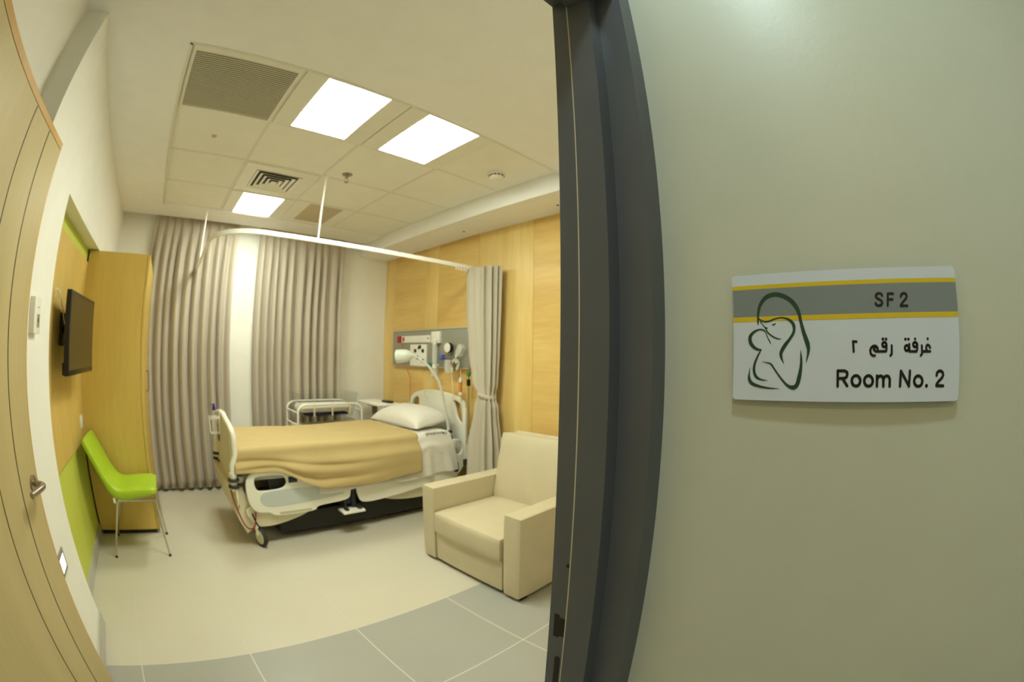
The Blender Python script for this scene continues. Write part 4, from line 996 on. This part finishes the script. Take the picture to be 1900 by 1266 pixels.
for x in (BX0, BX1):
    for y in (BY0, BY1):
        bm = nb(); lathe(bm, [(0, -.012), (.036, -.012), (.036, .012), (0, .012)], (x, y, .036), 'x', 20); w_ = obj('castor', bm, RUBBER, t)
        bm = nb(); tube(bm, [(x, y, .05), (x, y, .10)], .013, 10); obj('castor_stem', bm, STEEL, w_)
bm = nb(); box(bm, 1.375, 1.95, 4.065, 4.295, .806, .893, .035, 4); o = obj('bassinet_mattress', bm, LINEN, subsurf=1); tag(o, 'small white padded mattress inside the clear bassinet', 'mattress')
bm = nb(); box(bm, 1.44, 1.92, 4.085, 4.285, .776, .799, .006); obj('blue_underside', bm, MATS['navy'], o)

# ================================================================ OVERBED TABLE
t = thing('overbed_table', 'white overbed table standing in the corner behind the pillow', 'table', (2.27, 4.14, 0))
bm = nb(); prism(bm, [(2.15, 3.86), (2.44, 3.80), (2.42, 4.40), (2.16, 4.33)], 2, .868, .892, .006); obj('table_top', bm, mat('table_white', (244, 242, 230), .45), t)
bm = nb(); box(bm, 2.235, 2.285, 4.10, 4.14, .40, .866, .004); box(bm, 2.22, 2.30, 4.0, 4.22, .845, .868, .004); obj('upper_column', bm, mat('column_grey', (140, 136, 120), .4), t)
bm = nb(); box(bm, 2.225, 2.295, 4.09, 4.15, .07, .50, .006); obj('lower_column', bm, CREAM, t)
bm = nb(); box(bm, 2.16, 2.20, 3.86, 4.36, .045, .075, .008); box(bm, 2.33, 2.37, 3.86, 4.36, .045, .075, .008); box(bm, 2.16, 2.37, 4.09, 4.15, .045, .08, .008); obj('base', bm, CREAM, t)
for x in (2.18, 2.35):
    for y in (3.90, 4.32):
        bm = nb(); lathe(bm, [(0, -.010), (.024, -.010), (.024, .010), (0, .010)], (x, y, .024), 'x', 16); obj('castor', bm, RUBBER, t)
t = tag(obj('remote_control', (lambda bm: (prism(bm, rounded_poly(2.345, 3.98, .075, .17, .03), 2, .8925, .912, .004), bm)[1])(nb()), BLACK), 'flat black handset lying on the white overbed table', 'handset')

# ================================================================ BEDHEAD SERVICE PANEL
t = thing('bedhead_panel', 'long grey bedhead service panel with sockets on the timber wall over the bed', 'service panel', (2.60, 3.45, 1.47))
bm = nb(); box(bm, 2.572, 2.605, 2.62, 4.255, 1.290, 1.655, .004); obj('panel_body', bm, mat('panel_body_grey', (150, 150, 136), .4), t)
bm = nb(); box(bm, 2.566, 2.605, 2.62, 4.255, 1.655, 1.664, .002); obj('top_lip', bm, mat('panel_lip', (188, 190, 182), .3), t)
XP = 2.572
bm = nb(); box(bm, XP - .010, XP, 4.070, 4.150, 1.535, 1.605, .002); obj('red_switch', bm, mat('red_switch', (168, 20, 14), .35), t)
yy = 4.058
for k, wd in enumerate((.075, .060, .060, .060, .075, .070, .070, .075)):
    bm = nb(); box(bm, XP - .009, XP, yy - wd + .003, yy, 1.530, 1.604, .002); so = obj('socket_module', bm, PLASTIC, t)
    if k == 0:
        bm = nb(); box(bm, XP - .022, XP - .009, yy - .060, yy - .036, 1.548, 1.592, .003); obj('red_plug', bm, mat('red_plug', (190, 60, 30), .4), so)
    if k == 7:
        bm = nb(); box(bm, XP - .0095, XP - .0088, yy - .05, yy - .02, 1.565, 1.578); obj('socket_hole', bm, mat('hole_brown', (110, 98, 74), .5), so, smooth=False)
    yy -= wd
bm = nb(); box(bm, XP - .012, XP, 3.575, 3.875, 1.282, 1.512, .003); gp = obj('outlet_plate', bm, PLASTIC, t)
for (y, z) in ((3.775, 1.445), (3.69, 1.485), (3.635, 1.445), (3.73, 1.375), (3.635, 1.345)):
    bm = nb(); lathe(bm, [(0, 0), (.021, 0), (.018, -.008), (0, -.008)], (XP - .012, y, z), 'x', 18); obj('gas_outlet', bm, mat('outlet_dark', (52, 46, 36), .4), gp)
bm = nb(); tube(bm, smooth_path([(XP - .02, 3.71, 1.462), (XP - .025, 3.695, 1.49), (XP - .02, 3.668, 1.475)], 4), .006, 8); obj('clip', bm, MATS['outlet_dark'], gp)
bm = nb(); box(bm, XP - .03, XP, 3.335, 3.475, 1.52, 1.635, .004); obj('white_module', bm, PLASTIC, t)
bm = nb(); box(bm, XP - .022, XP - .0, 2.90, 4.25, 1.283, 1.290); obj('bottom_lip', bm, ALU, t)

t = thing('oxygen_flowmeter', 'clear and white flowmeter with a teal knob plugged into the service panel', 'flowmeter', (2.53, 3.38, 1.40))
bm = nb(); lathe(bm, [(0, 1.30), (.022, 1.30), (.026, 1.34), (.026, 1.50), (.018, 1.53), (0, 1.53)], (2.525, 3.385, 0), 'z', 18); obj('clear_tube', bm, FROST, t)
bm = nb(); lathe(bm, [(0, 1.28), (.026, 1.28), (.026, 1.315), (0, 1.315)], (2.525, 3.385, 0), 'z', 18); tube(bm, [(2.525, 3.385, 1.305), (2.572, 3.385, 1.305)], .014, 12); obj('valve_body', bm, PLASTIC, t)
bm = nb(); lathe(bm, [(0, 1.50), (.02, 1.50), (.02, 1.545), (0, 1.545)], (2.525, 3.385, 0), 'z', 18); box(bm, 2.515, 2.572, 3.36, 3.41, 1.52, 1.56, .004); obj('mounting_block', bm, PLASTIC, t)
bm = nb(); lathe(bm, [(0, 0), (.024, 0), (.024, .035), (.016, .05), (0, .05)], (2.505, 3.425, 1.305), 'y', 16); lathe(bm, [(0, -.03), (.02, -.03), (.022, 0), (0, 0)], (2.505, 3.42, 1.305), 'y', 16); obj('teal_knob', bm, mat('teal_knob', (40, 120, 96), .35), t)
bm = nb(); lathe(bm, [(0, 1.20), (.030, 1.20), (.036, 1.22), (.036, 1.275), (.02, 1.285), (0, 1.285)], (2.525, 3.385, 0), 'z', 20); obj('humidifier_jar', bm, FROST, t)
bm = nb(); tube(bm, smooth_path([(2.52, 3.40, 1.21), (2.50, 3.45, 1.10), (2.49, 3.50, 1.03), (2.47, 3.44, .99), (2.45, 3.36, .98), (2.42, 3.34, .96)], 6), .0035, 8); obj('clear_hose', bm, mat('pale_hose', (214, 208, 180), .25), t)

t = thing('suction_regulator', 'white suction regulator with round gauge, blue knob and clear jar by the service panel', 'regulator', (2.52, 3.2, 1.42))
bm = nb(); lathe(bm, [(0, 0), (.045, 0), (.045, -.035), (.038, -.04), (0, -.04)], (2.545, 3.175, 1.475), 'x', 26); tube(bm, [(2.545, 3.175, 1.475), (2.572, 3.175, 1.475)], .018, 12); obj('gauge', bm, PLASTIC, t)
bm = nb(); lathe(bm, [(.046, -.030), (.048, -.020), (.048, -.006), (.046, 0)], (2.545, 3.17, 1.475), 'x', 26); obj('gauge_rim', bm, BLACK, t)
bm = nb(); lathe(bm, [(0, 0), (.024, 0), (.028, .01), (.028, .035), (.02, .045), (0, .045)], (2.52, 3.235, 1.385), 'y', 18); obj('blue_knob', bm, mat('blue_knob', (84, 100, 190), .35), t)
bm = nb(); tube(bm, [(2.52, 3.235, 1.385), (2.53, 3.12, 1.372)], .008, 10); tube(bm, [(2.545, 3.175, 1.44), (2.54, 3.18, 1.37)], .011, 10); obj('stem', bm, STEEL, t)
bm = nb(); lathe(bm, [(0, 1.24), (.034, 1.24), (.04, 1.26), (.044, 1.35), (.036, 1.36), (0, 1.36)], (2.53, 3.17, 0), 'z', 20); obj('clear_jar', bm, FROST, t)

t = thing('tubing_set', 'coil of clear tubing with small coloured connectors hanging beside the bay curtain', 'tubing', (2.52, 3.05, 1.35))
hose = mat('clear_tubing', (226, 222, 200), .2)
rng = random.Random(9)
for q in range(3):
    bm = nb(); P = []
    for k in range(40):
        a_ = 2 * PI * k / 16 + q
        rr = .052 + .012 * math.sin(k * .7 + q)
        P.append((2.52 + .008 * math.sin(k * 1.1) + q * .006, 3.065 + rr * math.cos(a_) + .01 * q, 1.315 + rr * .9 * math.sin(a_)))
    tube(bm, smooth_path(P, 2), .0032, 6); obj('tube_loop', bm, hose, t)
bm = nb(); tube(bm, smooth_path([(2.56, 2.99, 1.50), (2.54, 3.02, 1.44), (2.52, 3.05, 1.40), (2.52, 3.06, 1.36)], 5), .004, 8); tube(bm, smooth_path([(2.52, 3.11, 1.30), (2.51, 3.09, 1.16), (2.50, 3.06, 1.05), (2.49, 3.07, .95)], 5), .0035, 8); obj('tube_tail', bm, hose, t)
bm = nb(); box(bm, 2.50, 2.56, 2.965, 3.035, 1.40, 1.50, .012); bmesh.ops.rotate(bm, verts=bm.verts, cent=(2.53, 3.0, 1.45), matrix=Matrix.Rotation(.6, 3, 'X')); obj('plastic_pack', bm, FROST, t)
for (y, z, c, nm) in ((3.10, 1.33, (200, 120, 100), 'pink_connector'), (3.055, 1.275, (40, 120, 50), 'green_connector'), (3.09, 1.262, (236, 226, 190), 'white_connector'), (3.03, 1.345, (240, 220, 200), 'white_connector'), (2.99, 1.27, (196, 90, 40), 'orange_connector'), (3.03, 1.40, (226, 232, 222), 'white_connector')):
    bm = nb(); lathe(bm, [(0, -.014), (.008, -.014), (.010, 0), (.008, .014), (0, .014)], (2.505, y, z), 'z', 12); obj(nm, bm, mat('conn_%d_%d' % (c[0], c[1]), c, .35), t)

t = thing('drip_chamber', 'white and orange drip chamber hanging from the drip pole hook', 'drip chamber', (2.50, 2.955, 1.1))
bm = nb(); lathe(bm, [(0, 1.165), (.012, 1.165), (.016, 1.18), (.012, 1.20), (.004, 1.205), (0, 1.205)], (2.50, 2.958, 0), 'z', 16); obj('end_cap', bm, PLASTIC, t)
bm = nb(); lathe(bm, [(0, 1.045), (.012, 1.045), (.017, 1.06), (.015, 1.075), (0, 1.075)], (2.50, 2.958, 0), 'z', 16); obj('end_cap', bm, PLASTIC, t)
bm = nb(); lathe(bm, [(0, 1.075), (.015, 1.075), (.015, 1.165), (0, 1.165)], (2.50, 2.958, 0), 'z', 16); obj('orange_body', bm, mat('drip_orange', (214, 128, 74), .35), t)
bm = nb(); tube(bm, [(2.50, 2.958, 1.20), (2.50, 2.962, 1.272)], .003, 6); obj('line', bm, hose, t)
bm = nb(); tube(bm, smooth_path([(2.50, 2.958, 1.045), (2.50, 2.955, .98), (2.50, 2.95, .90)], 4), .0028, 6); obj('line', bm, hose, t)

t = thing('hanging_cord', 'thin orange cord hanging from the red plug down behind the bed', 'cord', (2.55, 3.98, 1.3))
bm = nb(); tube(bm, smooth_path([(2.548, 4.01, 1.57), (2.545, 4.01, 1.45), (2.55, 4.0, 1.33), (2.56, 3.93, 1.24), (2.57, 3.885, 1.16), (2.575, 3.89, 1.05), (2.575, 3.895, .90), (2.57, 3.90, .70)], 6), .0042, 8)
co = obj('cord', bm, mat('orange_cord', (206, 120, 52), .4), t)

# ================================================================ CURTAIN TRACK
TZ = 2.172
t = thing('curtain_track', 'white curved ceiling-hung curtain track running round the bed', 'curtain track', (1.2, 2.816, TZ))
P = [(XW, 2.816), (2.0, 2.816), (1.4, 2.816), (1.0, 2.816), (.72, 2.816)]
for k in range(0, 11):
    a_ = PI / 2 * k / 10; P.append((.274 + .36 - .36 * math.sin(a_), 2.816 + .36 - .36 * math.cos(a_)))
P += [(.274, 3.6), (.274, 4.0), (.274, 4.505)]
bm = nb(); prev = None; rings = []
for i, p in enumerate(P):
    a_ = Vector(P[max(i - 1, 0)]); b_ = Vector(P[min(i + 1, len(P) - 1)]); d_ = (b_ - a_).normalized(); n_ = Vector((-d_.y, d_.x))
    rings.append([bm.verts.new((p[0] + n_.x * s_ * .009, p[1] + n_.y * s_ * .009, TZ + zz)) for s_, zz in ((1, -.016), (1, .016), (-1, .016), (-1, -.016))])
for i in range(len(rings) - 1):
    for k in range(4): bm.faces.new((rings[i][k], rings[i][(k + 1) % 4], rings[i + 1][(k + 1) % 4], rings[i + 1][k]))
bm.faces.new(rings[0]); bm.faces.new(rings[-1][::-1])
obj('rail', bm, mat('track_white', (246, 244, 236), .3), t)
for (x, y, z1) in ((1.032, 2.816, GZ - .004), (.274, 4.10, CZ)):
    bm = nb(); tube(bm, [(x, y, TZ + .014), (x, y, z1)], .008, 10); lathe(bm, [(0, 0), (.022, 0), (.022, -.006), (0, -.006)], (x, y, z1), 'z', 16); obj('hanger_rod', bm, MATS['track_white'], t)
bm = nb(); box(bm, XW - .012, XW, 2.79, 2.842, TZ - .03, TZ + .03, .003); obj('wall_plate', bm, PLASTIC, t)

# ================================================================ CURTAINS
def flat_curtain(name, x0, x1, nf, seed, label, spread=.0):
    rng = random.Random(seed)
    ph = [rng.uniform(-.5, .5) for _ in range(nf + 3)]
    wd = [rng.uniform(.75, 1.3) for _ in range(nf)]
    tot = sum(wd); edges = [0]
    for w_ in wd: edges.append(edges[-1] + w_ / tot)
    am = [rng.uniform(.7, 1.25) for _ in range(nf)]
    H0, H1 = .022, 2.74
    def fn(u, v):
        z = H0 + (H1 - H0) * v
        i = 0
        while i < nf - 1 and u > edges[i + 1]: i += 1
        f = (u - edges[i]) / (edges[i + 1] - edges[i])
        gather = .25 + .75 * sstep(2.64, 2.25, z)
        a_ = am[i] * (.036 + .010 * (1 - v)) * gather
        wob = .3 * math.sin(z * 1.7 + ph[i] * 6)
        s_ = math.sin(2 * PI * f)
        yv = a_ * math.copysign(abs(s_) ** .8, s_) * 1.05 + .004 * math.sin(6 * PI * f + wob)
        skew = .30 * (edges[i + 1] - edges[i]) * math.sin(2 * PI * f + .6) * math.cos(2 * PI * f * .5)
        x = x0 + (x1 - x0) * (u + skew * .6) + .012 * noise.noise(Vector((u * 14, z * .9, seed)))
        cxm = (x0 + x1) / 2; x = cxm + (x - cxm) * (1 + spread * (1 - v))
        dz = .016 * abs(math.sin(2 * PI * f)) * (1 - v) ** 12
        return (x, 4.452 + yv + .006 * noise.noise(Vector((u * 9, z * 2, seed + 3))), z + dz)
    bm = nb(); gridsurf(bm, nf * 14, 34, fn)
    return tag(obj(name, bm, CURT, solid=.002), label, 'curtain', )
flat_curtain('window_curtain', -.275, .700, 10, 3, 'long pleated taupe window curtain beside the wardrobe', .02)
flat_curtain('window_curtain', .940, 1.985, 11, 8, 'long pleated taupe window curtain behind the baby bassinet', .0)

# bay curtain gathered and tied back at the timber wall
def bundle():
    cx, cy = 2.495, 2.66
    bm = nb(); NF = 13; NU = NF * 14
    rng = random.Random(5); jit = [rng.uniform(.6, 1.25) for _ in range(NF)]
    def keyv(z, keys):
        for i in range(len(keys) - 1):
            if z >= keys[i + 1][0]:
                t_ = (z - keys[i + 1][0]) / (keys[i][0] - keys[i + 1][0]); t_ = t_ * t_ * (3 - 2 * t_)
                return [keys[i + 1][q] + (keys[i][q] - keys[i + 1][q]) * t_ for q in (1, 2, 3, 4)]
        return keys[-1][1:]
    keys = [(2.155, .062, .158, 0, .02), (1.80, .062, .150, 0, .01), (1.45, .060, .130, 0, -.01), (1.20, .058, .105, 0, -.03), (1.07, .054, .080, 0, -.05), (.98, .058, .095, 0, -.05), (.60, .066, .145, 0, -.03), (.03, .07, .180, 0, -.03)]
    def fn(u, v):
        z = .03 + (2.155 - .03) * v
        rx, ry, ox, oy = keyv(z, keys)
        a_ = 2 * PI * u
        i = int(u * NF) % NF; f = u * NF - int(u * NF)
        dep = jit[i] * .30 * math.sin(2 * PI * f) + .06 * math.sin(a_ * 3 + z * 2)
        k = 1 + dep * (.55 if abs(z - 1.07) < .06 else 1)
        return (cx + ox + rx * k * math.cos(a_), cy + oy + ry * k * math.sin(a_), z)
    gridsurf(bm, NU, 56, fn, closed_u=True)
    return bm
t = thing('bay_curtain', 'pale bay curtain gathered and tied back against the timber wall behind the armchair', 'curtain', (2.475, 2.70, 0))
obj('cloth', bundle(), CURT2, t)
bm = nb(); tube(bm, [(2.475 + .077 * math.cos(2 * PI * k / 32), 2.66 + .092 * math.sin(2 * PI * k / 32), 1.07 + .008 * math.sin(2 * PI * k / 32 * 2)) for k in range(32)], .0, 6, True)
bm.free(); bm = nb()
rg = []
for k in range(36):
    a_ = 2 * PI * k / 36
    rg.append([bm.verts.new((2.495 + .063 * math.cos(a_), 2.61 + .089 * math.sin(a_), z + .012 * math.sin(a_))) for z in (1.052, 1.088)])
for k in range(36): bm.faces.new((rg[k][0], rg[(k + 1) % 36][0], rg[(k + 1) % 36][1], rg[k][1]))
obj('tieback', bm, CURT2, t, solid=.003)
bm = nb()
bm.free()
for k in range(10):
    bm = nb(); box(bm, 2.30 + k * .03, 2.308 + k * .03, 2.811, 2.821, 2.135, 2.158); obj('glider', bm, PLASTIC, t, smooth=False)

# tidy helper values
for o in bpy.data.objects:
    if 'base' in o: del o['base']
